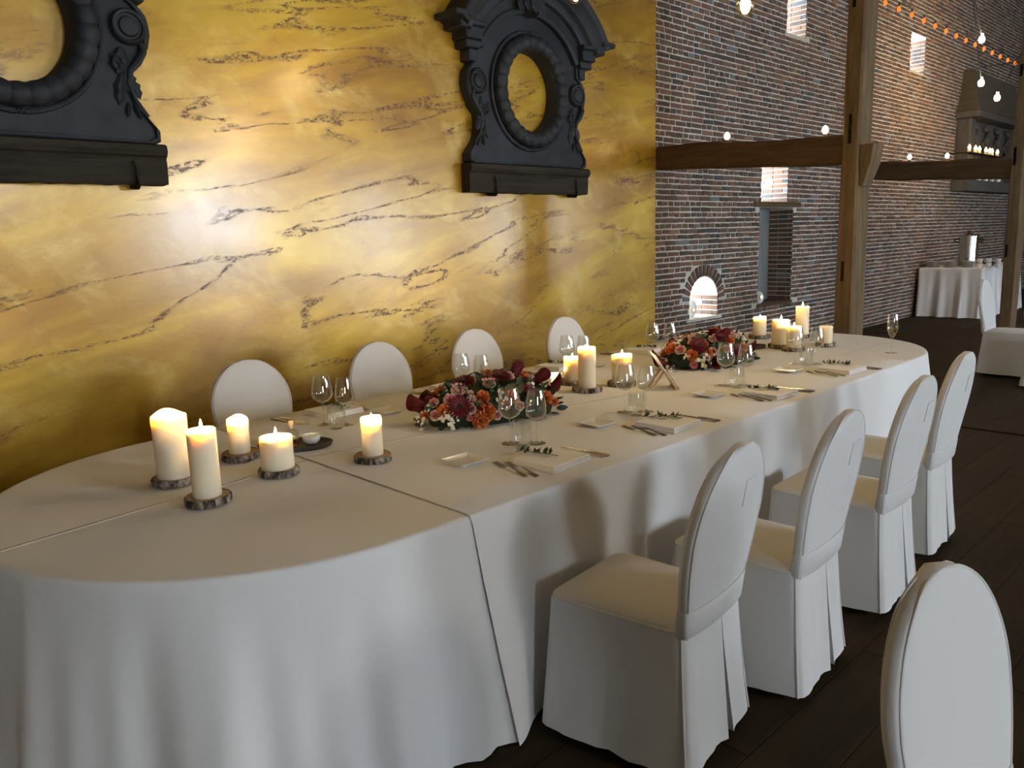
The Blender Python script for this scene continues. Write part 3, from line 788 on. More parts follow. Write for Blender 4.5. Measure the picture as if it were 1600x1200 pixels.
# ================================================================= CANDLES
def slice_(x, y, r, seed, label):
    rr = random.Random(seed); ph = [rr.uniform(0, 6) for _ in range(3)]
    wob = lambda a: 1 + .04*math.sin(2*a+ph[0]) + .03*math.sin(3*a+ph[1]) + .012*math.sin(9*a+ph[2])
    root = thing('wood_slice', label, 'wood slice', (x, y, ZS-.001), rr.uniform(0, 6), 'bark-edged wood slices')
    MB().lathe([(0, 0), (r*.93, 0), (r*.93, .025), (r*.5, .0255), (0, .0255)], 32, wob=wob).build('wood', M['slice'], root, ang=30)
    MB().lathe([(r*.92, .0), (r, .002), (r*1.01, .012), (r, .023), (r*.95, .027), (r*.92, .024)], 48, wob=lambda a: wob(a)*(1+.012*math.sin(17*a))).build('bark', M['bark'], root)
    return root
def candle(x, y, r, h, label, lit=1.0, seed=0, depth=.014, flame=True, base=.0245, irregular=0.0, watts=4.0):
    rr = random.Random(seed); z0 = ZS - .001 + base
    root = thing('pillar_candle', label, 'candle', (x, y, z0), 0, 'pillar candles')
    n = 40; ph = rr.uniform(0, 6)
    prof = [(r*.97, 0), (r, .004), (r, h*.3), (r*.995, h*.6), (r*1.0, h-.012), (r*.985, h-.003), (r*.93, h), (r*.84, h-.003), (r*.74, h-depth*.6), (r*.5, h-depth), (.004, h-depth-.001)]
    loops = []
    for rad_, z in prof:
        l = []
        for k in range(n):
            a = 2*PI*k/n; dz = irregular*(math.sin(2*a+ph) + .5*math.sin(3*a+2*ph))*max(0, (z-h*.8)/(h*.2)); q = 1 + irregular*.6*math.sin(3*a+ph)*max(0, (z-h*.75)/(h*.25))
            l.append((rad_*q*math.cos(a), rad_*q*math.sin(a), z + dz))
        loops.append(l)
    MB().loft(loops, True, (1, 1)).build('wax', M['wax'], root, ang=50)
    zb = h - depth
    MB().tube([(0, 0, zb-.002), (.001, 0, zb+.006), (.003, 0, zb+.011)], .0013, 6).build('wick', M['wick'], root)
    if flame:
        MB().lathe([(0, 0), (.0036, .004), (.0052, .010), (.0045, .018), (.0024, .027), (0, .034)], 12, (.002, 0, zb+.006)).build('flame', M['flame'], root)
        ld = bpy.data.lights.new('candle_light', 'POINT'); ld.energy = watts*lit; ld.color = (1.0, .68, .32); ld.shadow_soft_size = .007
        lo = bpy.data.objects.new('candle_light', ld); COL.objects.link(lo); lo.parent = root; lo.location = (.002, 0, zb + .018)
    return root
#        x      y      r     h    slice  lit flame depth irregular label
CAND = [(1.012, 2.808, .060, .232, .078, 1, 1, .030, .006, 'widest tall ivory pillar candle, melted rim, beside the tallest slim lit one'),
        (.995, 2.492, .046, .226, .072, 1, 1, .006, .001, 'tall slim lit ivory candle at the very end of the table, nearest the rounded edge'),
        (1.318, 2.932, .041, .142, .074, 1, 1, .026, .004, 'short slim ivory candle behind, between the tall ones and the oil tray'),
        (1.312, 2.612, .060, .118, .073, 1, 1, .005, .001, 'short wide lit ivory candle in front of the oil tray'),
        (1.645, 2.486, .040, .148, .072, 1, 1, .024, .003, 'short slim ivory candle alone between the oil tray and first flowers'),
        (3.303, 2.921, .048, .132, .078, 1, 1, .018, .003, 'shorter ivory candle beside the flameless tall one near the first flowers'),
        (3.185, 2.712, .048, .218, .078, .5, 1, .022, .001, 'tall slim ivory candle on a wood slice between both flower arrangements'),
        (3.432, 2.668, .058, .150, .080, 1, 1, .012, .003, 'wide glowing ivory candle beside the wooden card stand'),
        (5.632, 3.026, .050, .140, .085, 1, 1, .022, .003, 'ivory candle at the flute end, closest to the brick wall'),
        (5.246, 2.655, .062, .172, .085, 1, 1, .005, .001, 'wide lit ivory candle in the far group, between slim ones'),
        (5.832, 2.778, .050, .215, .075, 1, 1, .005, .001, 'tallest slim lit candle of the far group'),
        (5.146, 2.507, .050, .145, .075, 1, 1, .012, .002, 'lit ivory candle of the far group behind wine glasses'),
        (5.465, 2.425, .046, .120, .070, 0, 0, .016, .001, 'short unlit white candle of the far group')]
for i, (x, y, r, h, rs, lit, fl_, dp, ir, lab) in enumerate(CAND):
    slice_(x, y, rs, 20+i, 'bark-edged birch slice under the ' + ' '.join(lab.replace('ivory ', '').split(',')[0].split()[:11]))
    candle(x, y, r, h, lab, lit, i, dp, bool(fl_), irregular=ir)
# flared tealight holder next to the first flowers
tl = thing('tealight_cup', 'small flared frosted tealight cup glowing beside the first flowers', 'tealight', (3.23, 2.988, ZS), 0)
frost = NT('frosted_glass').set(col=(.9, .85, .78), rough=.4, sss=1.0, sssr=(1.0, .6, .35), ssss=.02)
MB().lathe([(.020, 0), (.022, .004), (.018, .02), (.03, .045), (.038, .062), (.036, .063), (.026, .045), (.014, .022), (.0, .02)], 28, cap=(1, 0)).build('cup', frost, tl)
MB().lathe([(0, 0), (.003, .003), (.004, .008), (.002, .018), (0, .024)], 10, (0, 0, .026)).build('flame', M['flame'], tl)
ld = bpy.data.lights.new('candle_light', 'POINT'); ld.energy = 2.5; ld.color = (1.0, .60, .24); ld.shadow_soft_size = .006
lo = bpy.data.objects.new('candle_light', ld); COL.objects.link(lo); lo.parent = tl; lo.location = (0, 0, .04)

# ================================================================= TABLEWARE
def wine_glass_mesh(h=.232, rb=.048):
    t = .0012
    out = [(.0375, 0), (.0378, .0012), (.025, .003), (.010, .006), (.0045, .012), (.0035, .03), (.0033, h*.42), (.006, h*.445), (.022, h*.475), (.040, h*.53), (rb, h*.60), (rb*.985, h*.68), (rb*.88, h*.84), (rb*.72, h)]
    inn = [(rb*.72-t, h), (rb*.88-t, h*.84), (rb*.985-t, h*.68), (rb-t, h*.60), (.040-t, h*.535), (.021, h*.483), (.006, h*.462), (0, h*.46)]
    return MB().lathe(out + inn, 32, cap=(1, 0))
def tumbler_mesh(h=.108, r=.042):
    out = [(.028, 0), (.031, .002), (.038, .018), (r, .045), (r*.98, .07), (r*.86, h)]
    inn = [(r*.86-.0014, h), (r*.98-.0014, .07), (r-.0014, .045), (.036, .020), (.028, .010), (0, .009)]
    return MB().lathe(out + inn, 32, cap=(1, 0))
WG = wine_glass_mesh().mesh('wine_glass', M['glass'], ang=60); WG2 = wine_glass_mesh(.222, .043).mesh('wine_glass', M['glass'], ang=60); TU = tumbler_mesh().mesh('tumbler', M['glass'], ang=60)
def glass(me, name, x, y, label, cat='glass', group='glasses on the long table'):
    return tag(link(name, me, None, (x, y, ZS)), label, cat, group)
def fork_mesh():
    b = MB()
    def flat(path):    # (y, halfwidth, z, thick)
        loops = [[(-w, y, z), (-w*.7, y, z+t), (w*.7, y, z+t), (w, y, z)] for y, w, z, t in path]; b.loft(loops, True, (1, 1))
    flat([(-.105, .008, .002, .003), (-.10, .0095, .002, .0035), (-.05, .006, .005, .003), (0, .0035, .010, .003), (.025, .0035, .008, .003), (.038, .009, .005, .002), (.05, .012, .003, .002), (.058, .012, .002, .002)])
    for x in (-.0100, -.0034, .0034, .0100): flat([(yy, .0019, zz, .0018) if x == 0 else (yy, .0019, zz, .0018) for yy, zz in ((.056, .002), (.08, .003), (.105, .006))]); b.v[-12:] = [(p[0]+x, p[1], p[2]) for p in b.v[-12:]]
    return b.mesh('fork', M['steel'], ang=30)
def knife_parts():
    hd = MB(); hd.loft([[(-w, y, 0), (-w*.8, y, t), (w*.8, y, t), (w, y, 0)] for y, w, t in ((-.115, .0085, .006), (-.11, .010, .007), (-.05, .0085, .008), (-.01, .0075, .007), (0, .006, .005))], True, (1, 1))
    bl = MB(); bl.loft([[(-w0, y, .0015), (-w0, y, .0035), (w1, y, .003), (w1, y, .002)] for y, w0, w1 in ((-.002, .006, .006), (.02, .0085, .009), (.07, .0085, .009), (.098, .0085, .006), (.115, .008, -.004))], True, (1, 1))
    return hd.mesh('handle', M['steel'], ang=30), bl.mesh('blade', M['steel'], ang=30)
FK = fork_mesh(); KH, KB = knife_parts()
def plate_mesh(s=.066):
    loops = []
    for k, z in ((.62, 0), (.66, .002), (.97, .012), (1.0, .0135), (.985, .0155), (.93, .0135), (.66, .0065), (.60, .006)):
        r = .004; l = []
        for (cx, cy, a0) in ((1, 1, 0), (-1, 1, 90), (-1, -1, 180), (1, -1, 270)):
            for j in range(4):
                a = D2(a0 + 30*j); l.append((cx*(s*k-r) + r*math.cos(a), cy*(s*k-r) + r*math.sin(a), z))
        loops.append(l)
    return MB().loft(loops, True, (1, 1)).mesh('side_plate', M['china'], ang=35)
PL = plate_mesh()
def napkin_parts():
    out = []
    for i, (z0, z1, s) in enumerate(((0, .008, 1.0), (.0082, .0162, .985), (.0164, .0245, .97))):
        b = MB(); w, d = .108*s, .100*s; loops = []
        for x in [(-w + 2*w*k/10) for k in range(11)]:
            bow = .0015*math.sin(x*40+i)
            loops.append([(x, -d, z0+.001), (x, -d-.0035, (z0+z1)/2), (x, -d, z1), (x, -d/3, z1+bow*.4), (x, d/3, z1-bow*.4), (x, d, z1), (x, d+.001, z0), (x, 0, z0)])
        out.append(b.loft(loops, True, (1, 1)).mesh('napkin_layer', M['napkin'], ang=40))
    return out
NK = napkin_parts()
def sprig_mesh(seed, L=.15):
    rr = random.Random(seed); st = MB(); path = [(-L/2 + L*t/8, .008*math.sin(t*.9+seed), .003 + .004*math.sin(PI*t/8)) for t in range(9)]
    st.tube(path, .0012, 5); lv = MB()
    for t in range(40):
        s = rr.random(); k = min(7, int(s*8)); p = Vector(path[k]).lerp(Vector(path[k+1]), s*8-k)
        a = rr.uniform(-1.0, 1.0) + (PI/2 if t % 2 else -PI/2)*.75; el = rr.uniform(.0, .7)
        d = Vector((math.cos(a)*math.cos(el), math.sin(a)*math.cos(el), math.sin(el))); n = d.cross(Vector((0, 0, 1))).normalized()*.0062; Ln = rr.uniform(.026, .040)
        lv.add([p, p + d*Ln*.5 + n, p + d*Ln, p + d*Ln*.5 - n, p + d*Ln*.5 + Vector((0, 0, .0015))], [(0, 1, 4), (1, 2, 4), (2, 3, 4), (3, 0, 4)])
    return st.mesh('stem', M['green']), lv.mesh('leaves', M['green'], smooth=False)
SP = [sprig_mesh(s) for s in (1, 2, 3, 4)]
def napkin(x, y, rz, where):
    t = thing('napkin', 'folded white linen napkin ' + where, 'napkin', (x, y, ZS), rz, 'folded napkins')
    for me in NK: link('fold', me, t)
def sprig(x, y, rz, k, where):
    t = thing('herb_sprig', 'green herb sprig on the napkin ' + where, 'sprig', (x, y, ZS + .0245), rz, 'herb sprigs')
    link('stem', SP[k][0], t); l = link('leaves', SP[k][1], t); l['kind'] = 'stuff'
def knife(x, y, rz, lab):
    t = thing('knife', lab, 'knife', (x, y, ZS), rz, 'table knives'); link('handle', KH, t); link('blade', KB, t)
def fork(x, y, rz, lab): o = link('fork', FK, None, (x, y, ZS), (0, 0, rz)); tag(o, lab, 'fork', 'table forks')
def plate(x, y, rz, where): tag(link('side_plate', PL, None, (x, y, ZS), (0, 0, rz)), 'small square white side plate ' + where, 'plate', 'side plates')
NTH = ['first', 'second', 'third', 'fourth']
# aisle-side settings: plate, forks, napkin, knives, glasses (g1 large, g2 small, tumbler)
FS = [dict(p=(1.853, 2.185), f=(1.905, 1.965), n=(2.063, 1.935), s=(2.065, 1.985), k=(2.235, 1.935), g=((2.155, 2.25), (2.225, 2.168), (2.15, 2.178))),
      dict(p=(2.62, 2.178), f=(2.655, 1.945), n=(2.80, 1.925), s=(2.84, 1.965), k=(2.985, 1.91), g=((2.90, 2.238), (2.972, 2.168), (2.880, 2.155))),
      dict(p=(3.466, 2.135), f=(3.535, 1.935), n=(3.665, 1.905), s=(3.685, 1.925), k=(3.852, 1.88), g=((3.757, 2.213), (3.82, 2.13), (3.746, 2.137))),
      dict(p=(4.352, 2.15), f=(4.385, 1.935), n=(4.545, 1.915), s=(4.635, 1.955), k=(4.705, 1.87), g=((4.632, 2.243), (4.702, 2.143), (4.624, 2.168)))]
for i, s in enumerate(FS):
    w = 'at the %s aisle-side setting from the candle end' % NTH[i]
    plate(*s['p'], .03*(i-1), w); napkin(*s['n'], .06 - .04*i, w)
    sprig(s['s'][0] - .02, s['s'][1] + .015, D2((-75, -60, -70, -80)[i]), i, w)
    if i == 0: pass
    fork(s['f'][0] - .012, s['f'][1] + .018, D2(-11), 'silver fork, outer of the pair, ' + w); fork(s['f'][0] + .016, s['f'][1] - .014, D2(-12), 'silver fork, inner of the pair, ' + w)
    knife(s['k'][0] - .012, s['k'][1] + .005, D2(7), 'silver knife next to the napkin ' + w); knife(s['k'][0] + .018, s['k'][1] + .0, D2(3), 'silver knife, outer of the pair, ' + w)
    glass(WG, 'wine_glass', *s['g'][0], 'large stemmed wine glass ' + w); glass(WG2, 'wine_glass', *s['g'][1], 'smaller stemmed wine glass ' + w); glass(TU, 'tumbler', *s['g'][2], 'stemless water tumbler ' + w)
BS = [dict(p=(2.185, 3.15), f=(2.17, 3.365), n=(2.01, 3.36), k=(1.785, 3.355), g=((1.845, 3.176), (1.905, 3.085), (1.84, 3.06))),
      dict(p=(2.95, 3.16), f=(2.93, 3.37), n=(2.80, 3.36), k=(2.60, 3.36), g=((2.686, 3.167), (2.757, 3.085), (2.66, 3.05))),
      dict(p=(3.83, 3.215), f=(3.85, 3.38), n=(3.66, 3.36), k=(3.42, 3.36), g=((3.558, 3.187), (3.66, 3.141), (3.60, 3.08))),
      dict(p=(4.70, 3.16), f=(4.72, 3.37), n=(4.55, 3.33), k=(4.322, 3.39), g=((4.388, 3.147), (4.51, 3.091), (4.43, 3.06)))]
for i, s in enumerate(BS):
    w = 'at the %s wall-side setting from the candle end' % NTH[i]
    plate(*s['p'], .02*i, w); napkin(*s['n'], PI + .05, w); sprig(s['n'][0] + .02, s['n'][1] + .01, D2(100 + 8*i), (i+1) % 4, w)
    fork(s['f'][0], s['f'][1], D2(172), 'silver fork, outer of the pair, ' + w); fork(s['f'][0] - .03, s['f'][1] + .02, D2(174), 'silver fork, inner of the pair, ' + w)
    knife(s['k'][0], s['k'][1], D2(186), 'silver knife next to the napkin ' + w); knife(s['k'][0] - .03, s['k'][1] + .01, D2(189), 'silver knife, outer of the pair, ' + w)
    glass(WG, 'wine_glass', *s['g'][0], 'large stemmed wine glass ' + w); glass(WG2, 'wine_glass', *s['g'][1], 'smaller stemmed wine glass ' + w); glass(TU, 'tumbler', *s['g'][2], 'stemless water tumbler ' + w)
# champagne flute
t = thing('champagne_flute', 'tall champagne flute half full, alone on the rounded far end', 'glass', (5.408, 1.951, ZT), 0)
H_ = .258
MB().lathe([(.036, 0), (.0363, .0012), (.022, .003), (.006, .008), (.0035, .016), (.0032, H_*.34), (.006, H_*.37), (.020, H_*.47), (.032, H_*.60), (.035, H_*.70), (.031, H_*.88), (.027, H_),
            (.0258, H_), (.0298, H_*.88), (.0338, H_*.70), (.0308, H_*.60), (.019, H_*.475), (.005, H_*.40), (0, H_*.395)], 28, cap=(1, 0)).build('glass', M['glass'], t, ang=60)
MB().lathe([(0, H_*.40), (.005, H_*.405), (.0185, H_*.478), (.0302, H_*.60), (.0315, H_*.625), (0, H_*.625)], 24).build('wine', M['wine'], t)

# oil trays
def bowl_mesh(r=.04, h=.034): return MB().lathe([(r*.55, 0), (r*.62, .002), (r*.9, h*.4), (r, h), (r*.94, h), (r*.84, h*.45), (r*.5, .006), (0, .005)], 28, cap=(1, 0))
def tray(x, y, rz, a, b_, label):
    t = thing('serving_tray', label, 'tray', (x, y, ZS), rz); loops = []
    for k, z in ((.86, 0), (.95, .004), (1.0, .019), (.985, .021), (.93, .012), (.80, .009)):
        loops.append([(a*k*math.cos(q), b_*k*math.sin(q), z) for q in [2*PI*i/40 for i in range(40)]])
    MB().loft(loops, True, (1, 1)).build('dish', M['slate'], t, ang=50); return t
tray(1.545, 2.905, D2(-38), .155, .095, 'dark oval tray holding oil bottle and white bowls behind the short wide candle')
ot = thing('oil_bottle', 'small square olive oil bottle with cork stopper on the dark tray', 'bottle', (1.530, 2.90, ZS + .009), D2(25))
def sq(h, z, r=.005): return [(cx*(h-r) + r*math.cos(D2(a0+45*j)), cy*(h-r) + r*math.sin(D2(a0+45*j)), z) for (cx, cy, a0) in ((1,1,0),(-1,1,90),(-1,-1,180),(1,-1,270)) for j in range(3)]
MB().loft([sq(.022, 0), sq(.023, .003), sq(.023, .058), sq(.018, .066), sq(.009, .072, .004), sq(.009, .088, .004)], True, (1, 0)).build('glass', M['glass'], ot, ang=40)
MB().loft([sq(.020, .004), sq(.020, .034)], True, (1, 1)).build('oil', M['oil'], ot, ang=40)
MB().lathe([(.0075, .076), (.0085, .088), (.0105, .089), (.0115, .108), (.0105, .110), (0, .110)], 16, cap=(1, 0)).build('cork', M['cork'], ot)
tag(bowl_mesh(.040, .036).build('bowl', M['china'], None, (1.607, 2.882, ZS + .0095)), 'small white bowl on the dark tray in front of the oil bottle', 'bowl')
tag(bowl_mesh(.034, .03).build('bowl', M['china'], None, (1.50, 2.96, ZS + .0095)), 'small white bowl on the dark tray behind the oil bottle', 'bowl')
tray(5.09, 2.81, D2(-38), .12, .08, 'dark oval tray with one white bowl beyond the second flowers')
tag(bowl_mesh(.040, .036).build('bowl', M['china'], None, (5.11, 2.83, ZT + .013)), 'small white bowl on the dark tray beyond the second flowers', 'bowl')

# card on a wooden easel
cs = thing('card_stand', 'white card leaning on a pale wooden easel between the flowers', 'table card', (3.55, 2.40, ZS), D2(47))
# local x = width of the card (edge-on to the aisle), y = lean direction
MB().box(-.075, .075, -.0015, .0015, 0, .21).xf(Matrix.Rotation(D2(-32), 4, 'X') @ Matrix.Translation((0, 0, .015))).build('card', M['card'], cs, smooth=False)
for x in (-.045, .045):
    MB().box(x-.006, x+.006, -.012, -.002, 0, .125).xf(Matrix.Rotation(D2(-32), 4, 'X')).build('easel_leg', M['paleply'], cs, smooth=False)
    MB().box(x-.006, x+.006, -.005, .005, 0, .118).xf(Matrix.Translation((0, .135, 0)) @ Matrix.Rotation(D2(34), 4, 'X')).build('easel_strut', M['paleply'], cs, smooth=False)
MB().box(-.06, .06, -.012, .012, 0, .010).build('ledge', M['paleply'], cs, smooth=False)

# ================================================================= FLOWERS
def petal(b, M4, L, W, cup, curl, n=5):
    """petal rooted at the origin growing along +z, cupped towards +y"""
    loops = []
    for i in range(n+1):
        s = i/n; w = W*(math.sin(PI*(.12+.80*s))**.8); y = -cup*math.sin(s*PI*.55) - curl*max(0, s-.6)**2*6
        loops.append([M4 @ Vector((-w, y + w*.35, L*s*.97)), M4 @ Vector((-w*.5, y + w*.08, L*s)), M4 @ Vector((0, y, L*s)), M4 @ Vector((w*.5, y + w*.08, L*s)), M4 @ Vector((w, y + w*.35, L*s*.97))])
    b.loft(loops, False)
def rose_mesh(mat, mat2=None, seed=0, rings=((3, .10, .20, .9), (5, .22, .30, .95), (6, .38, .38, .9), (7, .58, .46, .72))):
    """unit rose (radius about 1), opening towards +z"""
    rr = random.Random(seed); outer = MB(); inner = MB()
    for q, (n, rad_, w, tilt_h) in enumerate(rings):
        for k in range(n):
            a = 2*PI*k/n + q*.6 + rr.uniform(-.15, .15)
            lean = (.05, .18, .42, .80)[min(q, 3)] + rr.uniform(-.06, .06)
            Mx = Matrix.Rotation(a, 4, 'Z') @ Matrix.Translation((0, rad_*.55, -.25)) @ Matrix.Rotation(-lean, 4, 'X')
            petal(inner if q < 2 else outer, Mx, (.95, 1.0, 1.0, .92)[min(q, 3)]*tilt_h, w, -.10, -.12)
    outer.lathe([(.05, -.45), (.25, -.30), (.35, -.1)], 8)
    return outer.mesh('petals', mat, ang=60, fix=False), inner.mesh('heart', mat2 or mat, ang=60, fix=False)
def gerbera_parts():
    p = MB()
    for ring, (n, L, z, el) in enumerate(((22, 1.0, 0, .10), (20, .78, .06, .28), (16, .5, .10, .5))):
        for k in range(n):
            Mx = Matrix.Rotation(2*PI*k/n + ring*.15, 4, 'Z') @ Matrix.Translation((0, .10, z)) @ Matrix.Rotation(-PI/2 + el, 4, 'X')
            petal(p, Mx, L*.9, .115, .02, .0, 4)
    c = MB().lathe([(.26, .04), (.24, .14), (.12, .20), (0, .20)], 14)
    return p.mesh('petals', M['burgundy'], ang=60, fix=False), c.mesh('eye', M['centre'])
def calla_mesh():
    """spathe: funnel flaring to a pointed lip, unit length along +z"""
    b = MB(); n = 20; loops = []
    for i in range(11):
        s = i/10; l = []
        for k in range(n+1):
            a = -PI*.96 + 2*PI*.96*k/n
            f = math.cos(a/2)**2
            r = .07 + .17*math.sin(s*PI*.62) + .05*s**4; z = s*(.66 + .46*f*s) ; rr_ = r*(1 + .25*f*s**3)
            l.append((rr_*math.sin(a), -rr_*math.cos(a)*(1 if abs(a) < 2 else .8) - .30*f*s**3, z))
        loops.append(l)
    b.loft(loops, False); b.lathe([(.07, -.35), (.075, 0)], 8, cap=(1, 0)); return b.mesh('spathe', M['burgundy'], ang=60, fix=False)
def filler_mesh(mat, seed, n=11):
    rr = random.Random(seed); b = MB()
    for i in range(n):
        c = Vector((rr.uniform(-1, 1), rr.uniform(-1, 1), rr.uniform(-.2, .5))); r = rr.uniform(.26, .40)
        for k in range(5):
            a = 2*PI*k/5 + rr.random(); b.lathe([(0, -.05*1), (r*.5, 0), (0, .1)], 6, (c.x + r*.55*math.cos(a), c.y + r*.55*math.sin(a), c.z))
        b.lathe([(r*.35, 0), (0, .16)], 6, c)
    return b.mesh('blossoms', mat, ang=60, fix=False)
def stem_mesh(seed):
    rr = random.Random(seed); b = MB()
    for i in range(7): b.tube([(0, 0, -1.2), (rr.uniform(-.9, .9), rr.uniform(-.9, .9), rr.uniform(-.1, .3))], .035, 4)
    return b.mesh('stems', M['leaf2'])
def leaf_mesh(mat):
    b = MB(); loops = []
    for i in range(7):
        s = i/6; w = .26*math.sin(PI*(.04+.94*s))**.8; y = .18*s*s
        loops.append([(-w, y + .05, s), (0, y, s), (w, y + .05, s)])
    b.loft(loops, False); return b.mesh('leaf', mat, ang=80, fix=False)
ROSE = {'orange': rose_mesh(M['orange'], None, 1), 'peach': rose_mesh(M['peach'], M['orange'], 2), 'pink': rose_mesh(M['blush'], M['pink'], 3), 'blush': rose_mesh(M['blush'], None, 4)}
ROSE['tight'] = rose_mesh(M['pink'], None, 6)
GERB = gerbera_parts(); CALLA = calla_mesh(); FILL = [filler_mesh(M['white'], s) for s in (1, 2, 3)]; BUDS = filler_mesh(M['leaf2'], 8, 9); STEMS = [stem_mesh(s) for s in (1, 2)]
LEAVES = [leaf_mesh(M['leaf']), leaf_mesh(M['leaf2'])]
def arrangement(cx, cy, rz, a, b_, c, items, label, seed, nleaf):
    root = thing('flower_arrangement', label, 'flowers', (cx, cy, ZS), 0); rr = random.Random(seed)
    ca, sa = math.cos(rz), math.sin(rz)
    def dome(px, py):
        """where the ray of that pixel first meets the dome of flowers"""
        o = Vector((0, 0, CAM_H)) - Vector((cx, cy, ZS)); d = ray_px(px, py)
        T = lambda v: Vector(((v.x*ca + v.y*sa)/a, (-v.x*sa + v.y*ca)/b_, v.z/c))
        O, Dv = T(o), T(d); A = Dv.dot(Dv); B = 2*O.dot(Dv); Cc = O.dot(O) - 1; disc = B*B - 4*A*Cc
        t = (-B - math.sqrt(disc))/(2*A) if disc > 0 else -B/(2*A)
        L = O + Dv*t
        if disc <= 0: L = L/L.length
        p = Vector((L.x*a*ca - L.y*b_*sa, L.x*a*sa + L.y*b_*ca, max(.018, L.z*c)))
        nl = Vector((L.x/a, L.y/b_, L.z/c)); n = Vector((nl.x*ca - nl.y*sa, nl.x*sa + nl.y*ca, max(nl.z, .05))).normalized()
        return p, n
    # green block under the flowers
    core = MB(); loops = []
    for k, z in ((.80, .006), (.86, .3), (.72, .62), (.45, .82), (.1, .88)):
        loops.append([((a*k*math.cos(q)*ca - b_*k*math.sin(q)*sa)*(1+rr.uniform(-.07, .07)), (a*k*math.cos(q)*sa + b_*k*math.sin(q)*ca)*(1+rr.uniform(-.07, .07)), c*z) for q in [2*PI*i/28 for i in range(28)]])
    core.loft(loops, True, (1, 1)); core.build('moss_base', M['leaf'], root, ang=20)
    def put(name, mes, p, n, s, twist, sub=None):
        q = n.to_track_quat('Z', 'Y'); o = link(name, mes[0], root, p); o.rotation_mode = 'QUATERNION'
        from mathutils import Quaternion
        o.rotation_quaternion = q @ Quaternion((0, 0, 1), twist); o.scale = (s, s, s)
        if len(mes) > 1 and sub: link(sub, mes[1], o)
        return o
    for kind, px, py, s in items:
        p, n = dome(px, py)
        if kind in ('orange', 'peach', 'pink', 'blush', 'tight'): put('rose', ROSE[kind], p, n, s, rr.uniform(0, 6), 'heart')
        elif kind == 'gerbera': put('gerbera', GERB, p + n*.012, n, s, rr.uniform(0, 6), 'eye')
        elif kind == 'calla':
            side = Vector((n.x, n.y, .25)).normalized(); put('calla_lily', (CALLA,), p - side*.045, side, s*.92, rr.uniform(0, 6))
        elif kind == 'white': put('filler_spray', (FILL[rr.randrange(3)], STEMS[0]), p + n*.008, n, s, rr.uniform(0, 6), 'stems')
        elif kind == 'buds': put('bud_spray', (BUDS, STEMS[1]), p + n*.012, n, s, rr.uniform(0, 6), 'stems')
    for i in range(nleaf):
        q = rr.uniform(0, 2*PI); el = rr.random()**1.4; z = el*c*.9; k = math.sqrt(max(.04, 1 - el*el))*.92
        p = Vector(((a*k*math.cos(q)*ca - b_*k*math.sin(q)*sa), (a*k*math.cos(q)*sa + b_*k*math.sin(q)*ca), max(.012, z)))
        d = Vector((p.x/a, p.y/b_, .25 + .9*el)).normalized()
        if p.z < .03: d = Vector((d.x, d.y, .06)).normalized()
        from mathutils import Quaternion
        o = link('leaf', LEAVES[0 if rr.random() < .75 else 1], root, p); o.rotation_mode = 'QUATERNION'
        o.rotation_quaternion = d.to_track_quat('Z', 'Y') @ Quaternion((0, 0, 1), rr.uniform(0, 6)); s = rr.uniform(.030, .062); o.scale = (s, s, s)
A1 = [('orange', 694, 643, .040), ('orange', 754, 620, .036), ('orange', 761, 644, .046), ('orange', 751, 657, .042), ('orange', 680, 608, .036), ('peach', 760, 582, .042), ('orange', 819, 583, .042), ('orange', 853, 622, .042), ('peach', 866, 628, .030), ('orange', 800, 620, .036), ('orange', 663, 650, .026),
      ('gerbera', 718, 637, .058), ('gerbera', 727, 600, .058), ('gerbera', 783, 592, .056), ('gerbera', 826, 612, .04),
      ('calla', 666, 618, .105), ('calla', 648, 634, .13), ('calla', 807, 576, .10), ('calla', 849, 584, .11), ('calla', 866, 606, .11), ('calla', 748, 628, .08),
      ('pink', 703, 624, .033), ('pink', 678, 630, .028), ('pink', 680, 649, .028), ('pink', 736, 639, .028), ('pink', 764, 599, .034), ('tight', 709, 591, .026), ('tight', 734, 653, .016), ('pink', 777, 649, .024), ('blush', 737, 624, .025), ('pink', 790, 632, .028), ('pink', 812, 634, .026), ('tight', 770, 588, .022),
      ('blush', 717, 609, .042), ('blush', 794, 588, .034), ('peach', 841, 595, .034), ('blush', 735, 615, .02), ('peach', 775, 580, .028), ('blush', 830, 590, .03),
      ('white', 660, 660, .026), ('white', 703, 658, .030), ('white', 695, 652, .02), ('white', 827, 604, .024), ('white', 858, 601, .028), ('white', 780, 622, .028), ('white', 668, 641, .018), ('white', 712, 650, .018),
      ('buds', 698, 600, .034), ('buds', 785, 572, .036), ('buds', 770, 606, .03), ('buds', 690, 596, .026), ('buds', 745, 588, .03)]
arrangement(2.435, 2.665, D2(-17), .37, .185, .20, A1, 'low arrangement of orange, pink and burgundy flowers nearer the candle end', 3, 120)
